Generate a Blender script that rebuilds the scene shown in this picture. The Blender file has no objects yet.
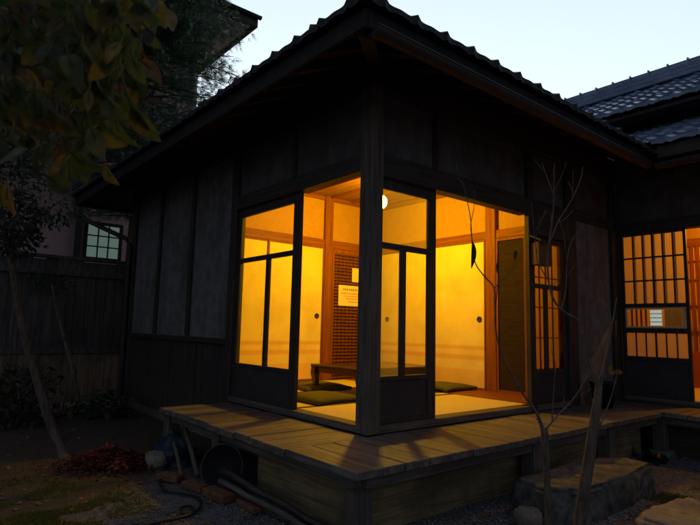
import bpy, bmesh, math, random
from mathutils import Vector, Matrix, noise as mnoise
random.seed(7)
R = math.radians
scene = bpy.context.scene
COL = scene.collection

# ------------------------------------------------------------------ camera
CAM = Vector((2.8448, -2.5466, 1.1493))
RT = Vector((0.64064, 0.76751, 0.02263)); UP = Vector((0.07799, -0.09436, 0.99248)); FW = Vector((-0.76387, 0.63405, 0.12031))
F = 544.4                                   # focal length in pixels of the 700 px wide photograph
cd = bpy.data.cameras.new('camera'); cam = bpy.data.objects.new('camera', cd); COL.objects.link(cam)
cd.sensor_width = 36; cd.lens = 36 * F / 700; cd.clip_start = .05; cd.clip_end = 900
M3 = Matrix((RT, UP, -FW)).transposed()
cam.matrix_world = Matrix.Translation(CAM) @ M3.to_4x4()
cd.dof.use_dof = True; cd.dof.focus_distance = 4.2; cd.dof.aperture_fstop = 5.0
scene.camera = cam

def ray(px, py): return RT * (px - 350) - UP * (py - 262.5) + FW * F
def at(px, py, d): return CAM + ray(px, py) / F * d
def on(px, py, ax, v):
    r = ray(px, py); return CAM + r * ((v - CAM[ax]) / r[ax])

# ------------------------------------------------------------------ dusk sky, sun, exposure
EXPO = 3.2
K = 2 ** -EXPO
scene.view_settings.view_transform = 'Standard'; scene.view_settings.look = 'None'
scene.view_settings.gamma = 1; scene.view_settings.exposure = EXPO; scene.view_settings.use_curve_mapping = False
SUN_AZ = R(-50)                              # the afterglow stands behind the house (compass angle from +Y)
SUN_EL = R(1.5)
w = bpy.data.worlds.new('World'); scene.world = w; w.use_nodes = True
nt = w.node_tree; bg = nt.nodes['Background']
sk = nt.nodes.new('ShaderNodeTexSky'); sk.sky_type = 'NISHITA'; sk.sun_disc = False
sk.sun_elevation = SUN_EL; sk.sun_rotation = SUN_AZ; sk.air_density = 1; sk.dust_density = .3; sk.ozone_density = 3
hs = nt.nodes.new('ShaderNodeHueSaturation'); hs.inputs['Saturation'].default_value = .50; hs.inputs['Value'].default_value = .75; hs.inputs['Hue'].default_value = .478
gm_ = nt.nodes.new('ShaderNodeGamma'); gm_.inputs[1].default_value = .5
tc = nt.nodes.new('ShaderNodeTexCoord')
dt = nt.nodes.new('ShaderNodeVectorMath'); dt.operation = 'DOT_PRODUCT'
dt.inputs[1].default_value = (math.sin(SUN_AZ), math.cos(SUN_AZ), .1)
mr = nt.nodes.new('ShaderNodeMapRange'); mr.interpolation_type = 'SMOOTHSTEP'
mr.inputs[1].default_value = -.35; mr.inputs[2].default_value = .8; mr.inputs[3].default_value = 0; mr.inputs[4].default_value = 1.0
mx = nt.nodes.new('ShaderNodeMix'); mx.data_type = 'RGBA'; mx.blend_type = 'MULTIPLY'; mx.inputs[0].default_value = 1
nt.links.new(sk.outputs[0], gm_.inputs[0]); nt.links.new(gm_.outputs[0], hs.inputs['Color']); nt.links.new(tc.outputs['Generated'], dt.inputs[0])
nt.links.new(dt.outputs['Value'], mr.inputs[0]); nt.links.new(hs.outputs[0], mx.inputs[6]); 
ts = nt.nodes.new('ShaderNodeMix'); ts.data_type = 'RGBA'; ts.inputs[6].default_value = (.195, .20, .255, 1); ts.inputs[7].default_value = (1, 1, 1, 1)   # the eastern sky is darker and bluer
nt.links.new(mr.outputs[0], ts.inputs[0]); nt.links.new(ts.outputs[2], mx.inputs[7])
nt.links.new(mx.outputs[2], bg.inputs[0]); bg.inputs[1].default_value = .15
sl = bpy.data.lights.new('sun', 'SUN'); sl.energy = .004; sl.angle = R(15); sl.color = (1, .9, .85)
so = bpy.data.objects.new('sun', sl); COL.objects.link(so)
sd = Vector((math.sin(SUN_AZ), math.cos(SUN_AZ), math.tan(R(4))))
so.rotation_euler = sd.to_track_quat('Z', 'Y').to_euler(); so.location = (-20, 20, 12)
try:
    scene.cycles.use_denoising = True; scene.cycles.max_bounces = 10; scene.cycles.transparent_max_bounces = 16
    scene.cycles.sample_clamp_indirect = 4
except Exception: pass

# ------------------------------------------------------------------ materials
def newmat(name):
    m = bpy.data.materials.new(name); m.use_nodes = True
    n = m.node_tree; n.nodes.clear()
    out = n.nodes.new('ShaderNodeOutputMaterial'); p = n.nodes.new('ShaderNodeBsdfPrincipled')
    n.links.new(p.outputs[0], out.inputs[0]); return m, n, p, out

def surf(name, c1, c2, scale=(3, 3, 3), rough=.7, bump=.3, bdist=.004, detail=6, spec=.3, lo=.35, hi=.65, c3=None, stain=(1.7, 1.7, 1.7)):
    """two-tone noise material; scale stretches the noise along the grain"""
    m, n, p, out = newmat(name)
    t = n.nodes.new('ShaderNodeTexCoord'); mp = n.nodes.new('ShaderNodeMapping'); mp.inputs['Scale'].default_value = scale
    nz = n.nodes.new('ShaderNodeTexNoise'); nz.inputs['Scale'].default_value = 1; nz.inputs['Detail'].default_value = detail
    nz.inputs['Roughness'].default_value = .62
    cr = n.nodes.new('ShaderNodeValToRGB'); cr.color_ramp.elements[0].position = lo; cr.color_ramp.elements[1].position = hi
    cr.color_ramp.elements[0].color = (*c1, 1); cr.color_ramp.elements[1].color = (*c2, 1)
    n.links.new(t.outputs['Object'], mp.inputs[0]); n.links.new(mp.outputs[0], nz.inputs[0]); n.links.new(nz.outputs[0], cr.inputs[0])
    col = cr.outputs[0]
    if c3 is not None:                        # big stains
        z2 = n.nodes.new('ShaderNodeTexNoise'); z2.inputs['Scale'].default_value = 1; z2.inputs['Detail'].default_value = 7; z2.inputs['Roughness'].default_value = .65
        m2 = n.nodes.new('ShaderNodeMapping'); m2.inputs['Scale'].default_value = stain; n.links.new(t.outputs['Object'], m2.inputs[0]); n.links.new(m2.outputs[0], z2.inputs[0])
        r2 = n.nodes.new('ShaderNodeValToRGB'); r2.color_ramp.elements[0].position = .45; r2.color_ramp.elements[1].position = .68
        mm = n.nodes.new('ShaderNodeMix'); mm.data_type = 'RGBA'; n.links.new(z2.outputs[0], r2.inputs[0])
        n.links.new(r2.outputs[0], mm.inputs[0]); n.links.new(col, mm.inputs[6]); mm.inputs[7].default_value = (*c3, 1); col = mm.outputs[2]
    n.links.new(col, p.inputs['Base Color'])
    p.inputs['Roughness'].default_value = rough; p.inputs['Specular IOR Level'].default_value = spec
    if bump:
        b = n.nodes.new('ShaderNodeBump'); b.inputs['Strength'].default_value = bump; b.inputs['Distance'].default_value = bdist
        n.links.new(nz.outputs[0], b.inputs['Height']); n.links.new(b.outputs[0], p.inputs['Normal'])
    return m
def wood(name, c1, c2, ax, rough=.6, fine=60, bump=.5, spec=.35, c3=None):
    s = [fine] * 3; s['xyz'.index(ax)] = fine * .05
    return surf(name, c1, c2, tuple(s), rough, bump, .003, 5, spec, c3=c3)
DK1, DK2 = (.022, .017, .014), (.06, .047, .038)
TIM = {a: wood('dark_timber_' + a, DK1, DK2, a) for a in 'xyz'}
WAIN = wood('brown_wainscot', (.035, .024, .018), (.085, .06, .045), 'z', .7, c3=(.03, .025, .024))
GREYW = {a: wood('weathered_grey_wood_' + a, (.06, .048, .038), (.16, .13, .105), a, .75, 45, .7, c3=(.07, .06, .055)) for a in 'xyz'}
DECK = {a: wood('weathered_deck_' + a, (.055, .047, .041), (.205, .172, .14), a, .6, 30, 1.0, .4, c3=(.06, .052, .047)) for a in 'xy'}
INW = {a: wood('warm_interior_wood_' + a, (.17, .052, .013), (.27, .095, .026), a, .55, 40, .2, .12) for a in 'xyz'}
CEILM = wood('ceiling_boards', (.20, .09, .028), (.31, .15, .055), 'x', .5, 25, .15)
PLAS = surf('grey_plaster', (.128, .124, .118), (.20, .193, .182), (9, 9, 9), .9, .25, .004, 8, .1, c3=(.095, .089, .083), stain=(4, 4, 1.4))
KOK = surf('eave_shaded_plaster', (.085, .078, .076), (.135, .125, .12), (7, 7, 7), .9, .25, .004, 8, .1, c3=(.085, .062, .058), stain=(3.5, 3.5, 1.2))  # the wall plaster again, eave shade put into its darker tone
INP = surf('ochre_inner_plaster', (.42, .23, .085), (.46, .255, .095), (14, 14, 14), .95, .12, .002, 4, .1)
LAM = surf('lacquer_brown', (.07, .018, .007), (.11, .028, .010), (20, 20, 20), .4, .1)
DKPANEL = surf('charcoal_board', (.030, .021, .026), (.044, .032, .038), (6, 6, 60), .9, .1, spec=.02)
TABLEM = wood('table_wood', (.022, .010, .005), (.045, .02, .009), 'y', .25, 30, .1, .6)
TATAMI = surf('tatami_rush', (.58, .46, .18), (.70, .56, .24), (220, 14, 60), .8, .35, .002, 3, .2)
HEM = surf('tatami_hem', (.05, .04, .02), (.09, .07, .035), (60, 60, 60), .9, .1)
ZAB = surf('olive_cushion_cloth', (.085, .08, .018), (.13, .12, .03), (150, 150, 150), .95, .4, .002, 3, .05)
TILE = surf('silver_grey_roof_tile', (.12, .16, .25), (.21, .27, .38), (5, 5, 5), .33, .2, .004, 6, .5)  # the sky's blue sheen is tinted into this base colour
TILEB = surf('shaded_roof_tile', (.012, .013, .017), (.030, .033, .042), (4, 4, 4), .68, .25, .004, 7, .2, c3=(.022, .025, .02))  # darker copy of the tile; the eave's shade is put into its colour
EDGE = surf('shaded_eave_board', (.010, .009, .009), (.02, .017, .016), (9, 9, 9), .8, .1)  # eave timber made near black, shade put into the colour
KICK = surf('plain_kick_board', (.034, .029, .031), (.058, .049, .05), (5, 5, 5), .8, .1, c3=(.045, .036, .035), stain=(4, 4, 1.5))
METAL = surf('dull_gutter_copper', (.035, .028, .028), (.055, .042, .040), (8, 8, 30), .55, .1, spec=.25)
CONC = surf('old_concrete', (.11, .10, .085), (.2, .185, .155), (14, 14, 14), .9, .5, .006, 8, .1, c3=(.09, .085, .06))
STONE = surf('lichen_stone', (.045, .042, .038), (.17, .16, .145), (11, 11, 11), .9, 1.0, .02, 10, .15, c3=(.06, .062, .042), stain=(4, 4, 4))
STONE2 = surf('tan_flat_stone', (.14, .115, .085), (.28, .235, .175), (8, 8, 8), .85, .8, .012, 9, .2)
BARK = surf('bark', (.07, .05, .038), (.17, .125, .095), (40, 40, 9), .85, .8, .004, 6, .2)
BARKL = surf('pale_twig_bark', (.09, .068, .055), (.18, .14, .115), (50, 50, 12), .8, .6, .003, 6, .2)
FENCEM = wood('old_fence_board', (.05, .043, .037), (.13, .11, .092), 'z', .8, 30, .6, c3=(.04, .033, .028))
FENCEL = wood('lower_fence_board', (.12, .08, .048), (.25, .165, .10), 'z', .8, 30, .6, c3=(.05, .035, .025))
BLACK = surf('black_rubber', (.012, .012, .013), (.022, .022, .024), (20, 20, 20), .5, .1)
ENAMEL = surf('dark_enamel', (.012, .012, .014), (.022, .022, .026), (6, 6, 6), .5, .1, spec=.12)
BRICK = surf('orange_brick', (.11, .045, .024), (.19, .08, .042), (25, 25, 25), .85, .5, .004)
BLUEP = surf('blue_sheeting', (.013, .02, .033), (.02, .033, .052), (9, 9, 9), .45, .6, .01)
WHITEP = surf('pale_pipe', (.5, .48, .47), (.6, .58, .57), (5, 5, 5), .5, 0)
SOFFIT = surf('pale_soffit', (.42, .40, .40), (.5, .48, .48), (3, 3, 3), .7, .1)
DRYLEAF = surf('dry_leaf', (.05, .025, .012), (.12, .06, .025), (30, 30, 30), .8, .4)
PALEW = wood('pale_window_wood', (.55, .42, .24), (.68, .53, .33), 'x', .5, 30, .1)
BRASS = surf('dark_pull', (.03, .022, .015), (.05, .036, .02), (40, 40, 40), .4, .1)

def leafmat(name, c1, c2, trans=.5, rough=.45, scale=1.3):
    m, n, p, out = newmat(name)
    t = n.nodes.new('ShaderNodeTexCoord'); z = n.nodes.new('ShaderNodeTexNoise'); z.inputs['Scale'].default_value = scale; z.inputs['Detail'].default_value = 4
    cr = n.nodes.new('ShaderNodeValToRGB'); cr.color_ramp.elements[0].position = .36; cr.color_ramp.elements[1].position = .64
    cr.color_ramp.elements[0].color = (*c1, 1); cr.color_ramp.elements[1].color = (*c2, 1)
    tr = n.nodes.new('ShaderNodeBsdfTranslucent'); ms = n.nodes.new('ShaderNodeMixShader'); ms.inputs[0].default_value = trans
    n.links.new(t.outputs['Object'], z.inputs[0]); n.links.new(z.outputs[0], cr.inputs[0])
    n.links.new(cr.outputs[0], p.inputs['Base Color']); n.links.new(cr.outputs[0], tr.inputs[0]); p.inputs['Roughness'].default_value = rough
    n.links.new(p.outputs[0], ms.inputs[1]); n.links.new(tr.outputs[0], ms.inputs[2]); n.links.new(ms.outputs[0], out.inputs[0])
    return m
CONIF = leafmat('conifer_needles', (.03, .072, .042), (.07, .125, .07), .25)
BROAD = leafmat('small_evergreen_leaves', (.018, .034, .015), (.045, .06, .024), .3)
PERS = {'green': leafmat('olive_leaf', (.030, .045, .012), (.078, .086, .020), .5, .5, 38),
        'yellow': leafmat('yellowing_leaf', (.06, .06, .012), (.17, .12, .018), .5, .5, 38),
        'orange': leafmat('orange_leaf', (.055, .035, .010), (.14, .07, .016), .5, .5, 38)}
RED = leafmat('red_fallen_leaf', (.04, .005, .008), (.105, .013, .015), .2, .7, 6)
LITTER = leafmat('brown_fallen_leaf', (.13, .07, .03), (.24, .14, .05), .2, .8, 6)
MOSSM = leafmat('moss_blades', (.07, .085, .016), (.19, .18, .035), .3, .9, 2)

def glassmat(name, dust=.03):
    m, n, p, out = newmat(name); n.nodes.remove(p)
    tr = n.nodes.new('ShaderNodeBsdfTransparent'); gl = n.nodes.new('ShaderNodeBsdfGlossy'); gl.inputs['Roughness'].default_value = .03
    fr = n.nodes.new('ShaderNodeFresnel'); fr.inputs[0].default_value = 1.45
    a = n.nodes.new('ShaderNodeMixShader'); b = n.nodes.new('ShaderNodeMixShader'); d = n.nodes.new('ShaderNodeBsdfTranslucent')
    d.inputs[0].default_value = (.7, .68, .62, 1); b.inputs[0].default_value = dust
    n.links.new(fr.outputs[0], a.inputs[0]); n.links.new(tr.outputs[0], a.inputs[1]); n.links.new(gl.outputs[0], a.inputs[2])
    n.links.new(a.outputs[0], b.inputs[1]); n.links.new(d.outputs[0], b.inputs[2]); n.links.new(b.outputs[0], out.inputs[0])
    return m
GLASS = glassmat('old_window_glass', .02); GLASSD = glassmat('dusty_window_glass', .26)

def paper(name, col):
    m, n, p, out = newmat(name); n.nodes.remove(p)
    a = n.nodes.new('ShaderNodeBsdfDiffuse'); b = n.nodes.new('ShaderNodeBsdfTranslucent'); ms = n.nodes.new('ShaderNodeMixShader'); ms.inputs[0].default_value = .5
    a.inputs[0].default_value = (*col, 1); b.inputs[0].default_value = (*col, 1)
    n.links.new(a.outputs[0], ms.inputs[1]); n.links.new(b.outputs[0], ms.inputs[2]); n.links.new(ms.outputs[0], out.inputs[0]); return m
SHOJI = paper('shoji_paper', (.72, .53, .26))

def emis(name, col, st):
    m, n, p, out = newmat(name); n.nodes.remove(p)
    e = n.nodes.new('ShaderNodeEmission'); e.inputs[0].default_value = (*col, 1); e.inputs[1].default_value = st * K
    n.links.new(e.outputs[0], out.inputs[0]); return m

def fusuma():
    """cream paper with two brushed bands and an ochre hem, by height"""
    m, n, p, out = newmat('fusuma_paper')
    t = n.nodes.new('ShaderNodeTexCoord'); sx = n.nodes.new('ShaderNodeSeparateXYZ'); n.links.new(t.outputs['Object'], sx.inputs[0])
    z = n.nodes.new('ShaderNodeTexNoise'); z.inputs['Scale'].default_value = 18; n.links.new(t.outputs['Object'], z.inputs[0])
    a = n.nodes.new('ShaderNodeMath'); a.operation = 'MULTIPLY_ADD'; a.inputs[1].default_value = .012; n.links.new(z.outputs[0], a.inputs[0]); n.links.new(sx.outputs[2], a.inputs[2])
    mrg = n.nodes.new('ShaderNodeMapRange'); mrg.inputs[1].default_value = .47; mrg.inputs[2].default_value = 1.47; n.links.new(a.outputs[0], mrg.inputs[0])
    cr = n.nodes.new('ShaderNodeValToRGB'); e = cr.color_ramp.elements
    base, band, pale, hem = (.86, .72, .29), (.80, .50, .19), (.86, .69, .30), (.82, .56, .24)
    e[0].position = 0; e[0].color = (*hem, 1); e[1].position = 1; e[1].color = (*base, 1)
    for q, c in ((.225, hem), (.245, pale), (.335, pale), (.36, band), (.39, band), (.415, pale), (.455, pale), (.48, band), (.50, band), (.525, base), (.62, base)):
        k = e.new(q); k.color = (*c, 1)
    n.links.new(mrg.outputs[0], cr.inputs[0]); z3 = n.nodes.new('ShaderNodeTexNoise'); z3.inputs['Scale'].default_value = 3.5; z3.inputs['Detail'].default_value = 8; n.links.new(t.outputs['Object'], z3.inputs[0])
    r3 = n.nodes.new('ShaderNodeValToRGB'); r3.color_ramp.elements[0].position = .3; r3.color_ramp.elements[1].position = .7; r3.color_ramp.elements[0].color = (.84, .81, .74, 1); r3.color_ramp.elements[1].color = (1, 1, 1, 1); n.links.new(z3.outputs[0], r3.inputs[0])
    m3 = n.nodes.new('ShaderNodeMix'); m3.data_type = 'RGBA'; m3.blend_type = 'MULTIPLY'; m3.inputs[0].default_value = 1; n.links.new(cr.outputs[0], m3.inputs[6]); n.links.new(r3.outputs[0], m3.inputs[7])
    n.links.new(m3.outputs[2], p.inputs['Base Color']); p.inputs['Roughness'].default_value = .8; p.inputs['Specular IOR Level'].default_value = .1
    return m
FUS = fusuma()

def siding():
    m, n, p, out = newmat('pink_lap_siding')
    t = n.nodes.new('ShaderNodeTexCoord'); sx = n.nodes.new('ShaderNodeSeparateXYZ'); n.links.new(t.outputs['Object'], sx.inputs[0])
    f = n.nodes.new('ShaderNodeMath'); f.operation = 'MULTIPLY'; f.inputs[1].default_value = 1 / .16; n.links.new(sx.outputs[2], f.inputs[0])
    g = n.nodes.new('ShaderNodeMath'); g.operation = 'FRACT'; n.links.new(f.outputs[0], g.inputs[0])
    b = n.nodes.new('ShaderNodeBump'); b.inputs['Strength'].default_value = 1; b.inputs['Distance'].default_value = .03; b.invert = True
    n.links.new(g.outputs[0], b.inputs['Height']); n.links.new(b.outputs[0], p.inputs['Normal'])
    z = n.nodes.new('ShaderNodeTexNoise'); z.inputs['Scale'].default_value = 2; z.inputs['Detail'].default_value = 6; n.links.new(t.outputs['Object'], z.inputs[0])
    cr = n.nodes.new('ShaderNodeValToRGB'); cr.color_ramp.elements[0].color = (.40, .25, .26, 1); cr.color_ramp.elements[1].color = (.50, .32, .33, 1)
    n.links.new(z.outputs[0], cr.inputs[0]); n.links.new(cr.outputs[0], p.inputs['Base Color']); p.inputs['Roughness'].default_value = .7
    return m
SIDING = siding()

def groundmat():
    m, n, p, out = newmat('garden_ground')
    t = n.nodes.new('ShaderNodeTexCoord')
    v = n.nodes.new('ShaderNodeTexVoronoi'); v.inputs['Scale'].default_value = 55; n.links.new(t.outputs['Object'], v.inputs[0])
    z = n.nodes.new('ShaderNodeTexNoise'); z.inputs['Scale'].default_value = 9; z.inputs['Detail'].default_value = 8; n.links.new(t.outputs['Object'], z.inputs[0])
    g = n.nodes.new('ShaderNodeValToRGB'); g.color_ramp.elements[0].color = (.065, .062, .06, 1); g.color_ramp.elements[1].color = (.17, .16, .155, 1)
    n.links.new(v.outputs['Color'], g.inputs[0])
    s = n.nodes.new('ShaderNodeValToRGB'); s.color_ramp.elements[0].color = (.045, .032, .022, 1); s.color_ramp.elements[1].color = (.11, .08, .055, 1)
    n.links.new(z.outputs[0], s.inputs[0])
    # bare soil towards the fence, gravel round the veranda
    sx = n.nodes.new('ShaderNodeSeparateXYZ'); n.links.new(t.outputs['Object'], sx.inputs[0])
    a = n.nodes.new('ShaderNodeMath'); a.operation = 'MULTIPLY_ADD'; a.inputs[1].default_value = .9; n.links.new(z.outputs[0], a.inputs[0])
    c = n.nodes.new('ShaderNodeMath'); c.operation = 'MULTIPLY_ADD'; c.inputs[1].default_value = .62; n.links.new(sx.outputs[1], c.inputs[0]); n.links.new(sx.outputs[0], c.inputs[2])
    n.links.new(c.outputs[0], a.inputs[2])
    r = n.nodes.new('ShaderNodeMapRange'); r.inputs[1].default_value = -1.65; r.inputs[2].default_value = -1.15; n.links.new(a.outputs[0], r.inputs[0])
    mm = n.nodes.new('ShaderNodeMix'); mm.data_type = 'RGBA'; n.links.new(r.outputs[0], mm.inputs[0]); n.links.new(s.outputs[0], mm.inputs[6]); n.links.new(g.outputs[0], mm.inputs[7])
    n.links.new(mm.outputs[2], p.inputs['Base Color']); p.inputs['Roughness'].default_value = .95; p.inputs['Specular IOR Level'].default_value = .15
    ad = n.nodes.new('ShaderNodeMath'); n.links.new(v.outputs['Distance'], ad.inputs[0]); n.links.new(z.outputs[0], ad.inputs[1])
    b = n.nodes.new('ShaderNodeBump'); b.inputs['Strength'].default_value = .9; b.inputs['Distance'].default_value = .012; n.links.new(ad.outputs[0], b.inputs['Height']); n.links.new(b.outputs[0], p.inputs['Normal'])
    return m
GROUND = groundmat()
PEB = surf('grey_pebble', (.08, .075, .07), (.24, .225, .205), (3, 3, 3), .85, .4, .003)

# ------------------------------------------------------------------ mesh builder
class MB:
    def __init__(s): s.v = []; s.f = []
    def add(s, vs, fs):
        o = len(s.v); s.v += [Vector(v) for v in vs]; s.f += [[i + o for i in f] for f in fs]; return s
    def box(s, x0, x1, y0, y1, z0, z1):
        x0, x1 = sorted((x0, x1)); y0, y1 = sorted((y0, y1)); z0, z1 = sorted((z0, z1))
        return s.add([(x0, y0, z0), (x1, y0, z0), (x1, y1, z0), (x0, y1, z0), (x0, y0, z1), (x1, y0, z1), (x1, y1, z1), (x0, y1, z1)],
                     [(0, 3, 2, 1), (4, 5, 6, 7), (0, 1, 5, 4), (1, 2, 6, 5), (2, 3, 7, 6), (3, 0, 4, 7)])
    def beam(s, a, b, wd, h):
        """bar of rectangular section from a to b"""
        a = Vector(a); b = Vector(b); d = (b - a).normalized(); sd = d.cross(Vector((0, 0, 1)))
        if sd.length < 1e-3: sd = Vector((1, 0, 0))
        sd.normalize(); u = sd.cross(d)
        vs = [p + sd * wd / 2 * i + u * h / 2 * j for p in (a, b) for i, j in ((-1, -1), (1, -1), (1, 1), (-1, 1))]
        return s.add(vs, [(0, 1, 2, 3), (7, 6, 5, 4), (0, 4, 5, 1), (1, 5, 6, 2), (2, 6, 7, 3), (3, 7, 4, 0)])
    def prism(s, poly, z0, z1):
        n = len(poly)
        vs = [(x, y, z0) for x, y in poly] + [(x, y, z1) for x, y in poly]
        return s.add(vs, [list(range(n))[::-1], list(range(n, 2 * n))] + [(i, (i + 1) % n, n + (i + 1) % n, n + i) for i in range(n)])
    def tube(s, pts, rs, n=8, cap=True):
        pts = [Vector(p) for p in pts]
        if not isinstance(rs, (list, tuple)): rs = [rs] * len(pts)
        u = None; rings = []; o = len(s.v)
        for i, p in enumerate(pts):
            t = (pts[min(i + 1, len(pts) - 1)] - pts[max(i - 1, 0)]).normalized()
            if u is None: u = t.orthogonal().normalized()
            else: u = (u - t * u.dot(t)).normalized()
            vv = t.cross(u)
            s.v += [p + (u * math.cos(2 * math.pi * k / n) + vv * math.sin(2 * math.pi * k / n)) * rs[i] for k in range(n)]
        for i in range(len(pts) - 1):
            for k in range(n):
                a = o + i * n + k; b = o + i * n + (k + 1) % n; s.f.append([a, b, b + n, a + n])
        if cap: s.f.append([o + k for k in range(n)][::-1]); s.f.append([o + (len(pts) - 1) * n + k for k in range(n)])
        return s
    def lathe(s, prof, c, axis=Vector((0, 0, 1)), n=24):
        axis = Vector(axis).normalized(); u = axis.orthogonal().normalized(); v = axis.cross(u); c = Vector(c); o = len(s.v)
        for r, h in prof: s.v += [c + axis * h + (u * math.cos(2 * math.pi * k / n) + v * math.sin(2 * math.pi * k / n)) * max(r, 1e-4) for k in range(n)]
        for i in range(len(prof) - 1):
            for k in range(n):
                a = o + i * n + k; b = o + i * n + (k + 1) % n; s.f.append([a, b, b + n, a + n])
        return s
    def build(s, name, mat, parent=None, bevel=0, smooth=False, clip=None, merge=False):
        off = Vector((0, 0, 0))
        q = parent
        while q is not None: off += Vector(q.location); q = q.parent
        me = bpy.data.meshes.new(name); me.from_pydata([v - off for v in s.v], [], s.f)
        if bevel or clip or merge:
            bm = bmesh.new(); bm.from_mesh(me)
            if merge: bmesh.ops.remove_doubles(bm, verts=bm.verts, dist=1e-4)
            for co, no in clip or ():
                bmesh.ops.bisect_plane(bm, geom=bm.verts[:] + bm.edges[:] + bm.faces[:], plane_co=Vector(co) - off, plane_no=Vector(no), clear_outer=True)
            if bevel: bmesh.ops.bevel(bm, geom=bm.edges[:], offset=bevel, segments=1, affect='EDGES', clamp_overlap=True)
            bm.to_mesh(me); bm.free()
        me.materials.append(mat)
        if smooth:
            for p in me.polygons: p.use_smooth = True
        o = bpy.data.objects.new(name, me); COL.objects.link(o)
        if parent is not None: o.parent = parent
        return o
def tag(o, label=None, cat=None, group=None, kind=None):
    if label: o['label'] = label
    if cat: o['category'] = cat
    if group: o['group'] = group
    if kind: o['kind'] = kind
    return o
def thing(name, loc, label, cat, group=None):
    o = bpy.data.objects.new(name, None); COL.objects.link(o); o.location = loc; o.empty_display_size = .1
    return tag(o, label, cat, group)
def cpart(o, parent):
    c = o.copy(); COL.objects.link(c); c.parent = parent; return c
def B(*a): return MB().box(*a)

# ------------------------------------------------------------------ ground
g = MB(); N = 60
xs = [-300, -80, -30, -14] + [-10 + i * .4 for i in range(40)] + [10, 30, 80, 300]
ys = [-300, -80, -30, -14] + [-8 + i * .4 for i in range(40)] + [12, 30, 80, 300]
def gz(x, y):
    if x < -12 or x > 8 or y < -9 or y > 9: return 0
    hgt = .03 * (mnoise.noise(Vector((x * .8, y * .8, 0)))) - .012
    if -5 < x < .8 and -.9 < y < 4.5: hgt *= .2
    return min(hgt, .015)
for y in ys:
    for x in xs: g.v.append(Vector((x, y, gz(x, y))))
W_ = len(xs)
for j in range(len(ys) - 1):
    for i in range(W_ - 1): g.f.append([j * W_ + i, j * W_ + i + 1, (j + 1) * W_ + i + 1, (j + 1) * W_ + i])
tag(g.build('ground', GROUND, smooth=True), kind='structure')

# ------------------------------------------------------------------ the lit house
FZ, LZ, CZ = .47, 2.31, 2.93            # floor, lintel underside, ceiling
H = thing('wooden_house', (-2.5, 1.4, 0), 'dark old timber house with tiled eaves and brightly lit corner room', 'house')
def post(x0, x1, y0, y1, z0, z1, m=None, name='post'): return B(x0, x1, y0, y1, z0, z1).build(name, m or TIM['z'], H, .006)
cp = post(-.13, 0, 0, .12, .425, 2.98, GREYW['z'], 'corner_post'); cp['label'] = 'thick grey weathered corner post'
post(-2.15, -2.04, .003, .12, .2, 2.95); post(-5.17, -5.04, -.003, .14, 0, 2.95)
post(-1.09, -1.03, .025, .10, 2.44, 2.92)
for x in (-3.12, -4.12): post(x - .035, x + .035, .005, .10, 1.03, 2.92)
post(-.055, -.003, 2.03, 2.12, .425, 2.92); post(-.12, -.003, 2.745, 2.925, .2, 2.92); post(-.13, 0.003, 3.735, 3.86, 0, 2.98)
post(-.10, -.025, .70, .76, 2.44, 2.92)
# lintels, thresholds, wall plates
B(-2.04, -.13, 0.004, .115, LZ, 2.44).build('lintel', TIM['x'], H, .005)
B(-.115, -.004, .12, 2.03, LZ - .035, 2.44).build('lintel', TIM['y'], H, .005)
B(-.115, -.006, 2.12, 2.745, 2.09, 2.44).build('lintel', TIM['y'], H, .005)
B(-.115, -.006, 2.925, 3.735, 2.36, 2.47).build('lintel', TIM['y'], H, .005)
B(-5.2, .02, -.02, .14, 2.915, 3.19).build('wall_plate', TIM['x'], H, .005)
B(-.14, .02, .14, 3.9, 2.915, 3.19).build('wall_plate', TIM['y'], H, .005)
B(-2.04, -.13, .01, .13, .425, .476).build('threshold', GREYW['x'], H, .004)
B(-.13, -.01, .12, 2.03, .425, .476).build('threshold', GREYW['y'], H, .004)
B(-.13, -.01, 2.12, 2.745, .425, .48).build('threshold', GREYW['y'], H, .004)
# outer plaster
B(-5.04, -2.15, .04, .09, 1.02, 2.915).build('plaster_wall', PLAS, H)
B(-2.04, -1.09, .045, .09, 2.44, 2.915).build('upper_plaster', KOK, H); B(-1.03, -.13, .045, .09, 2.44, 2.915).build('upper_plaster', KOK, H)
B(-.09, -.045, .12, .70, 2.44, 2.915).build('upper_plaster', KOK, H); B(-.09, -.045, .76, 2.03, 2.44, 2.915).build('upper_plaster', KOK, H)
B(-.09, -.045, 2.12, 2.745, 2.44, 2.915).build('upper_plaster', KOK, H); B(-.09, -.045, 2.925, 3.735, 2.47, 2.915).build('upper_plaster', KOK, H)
B(-.09, -.04, 2.925, 3.735, .40, 2.36).build('plaster_wall', PLAS, H)
# brown wainscot of vertical boards below a sill rail
B(-5.04, -2.15, -.012, .1, .965, 1.02).build('wainscot_rail', TIM['x'], H, .005)
m = MB()
for i in range(16):
    x = -5.04 + i * .181; m.box(x + .002, x + .179, .03 + .004 * (i % 2), .055, .12, .965)
for i in range(0, 17, 4): x = -5.04 + i * .181; m.box(x - .02, x + .02, .012, .034, .12, .965)
m.build('wainscot', WAIN, H, .002)
B(-5.1, -.1, .06, .2, -.1, .12).build('foundation', CONC, H, .01)
B(-.2, -.06, .2, 3.8, -.1, .42).build('foundation', CONC, H, .01)
# back and side walls that close the house
B(-5.12, -5.04, .14, 4.6, 0, 2.95).build('plaster_wall', PLAS, H); B(-5.04, -.13, 4.55, 4.62, 0, 2.95).build('plaster_wall', PLAS, H)

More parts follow.
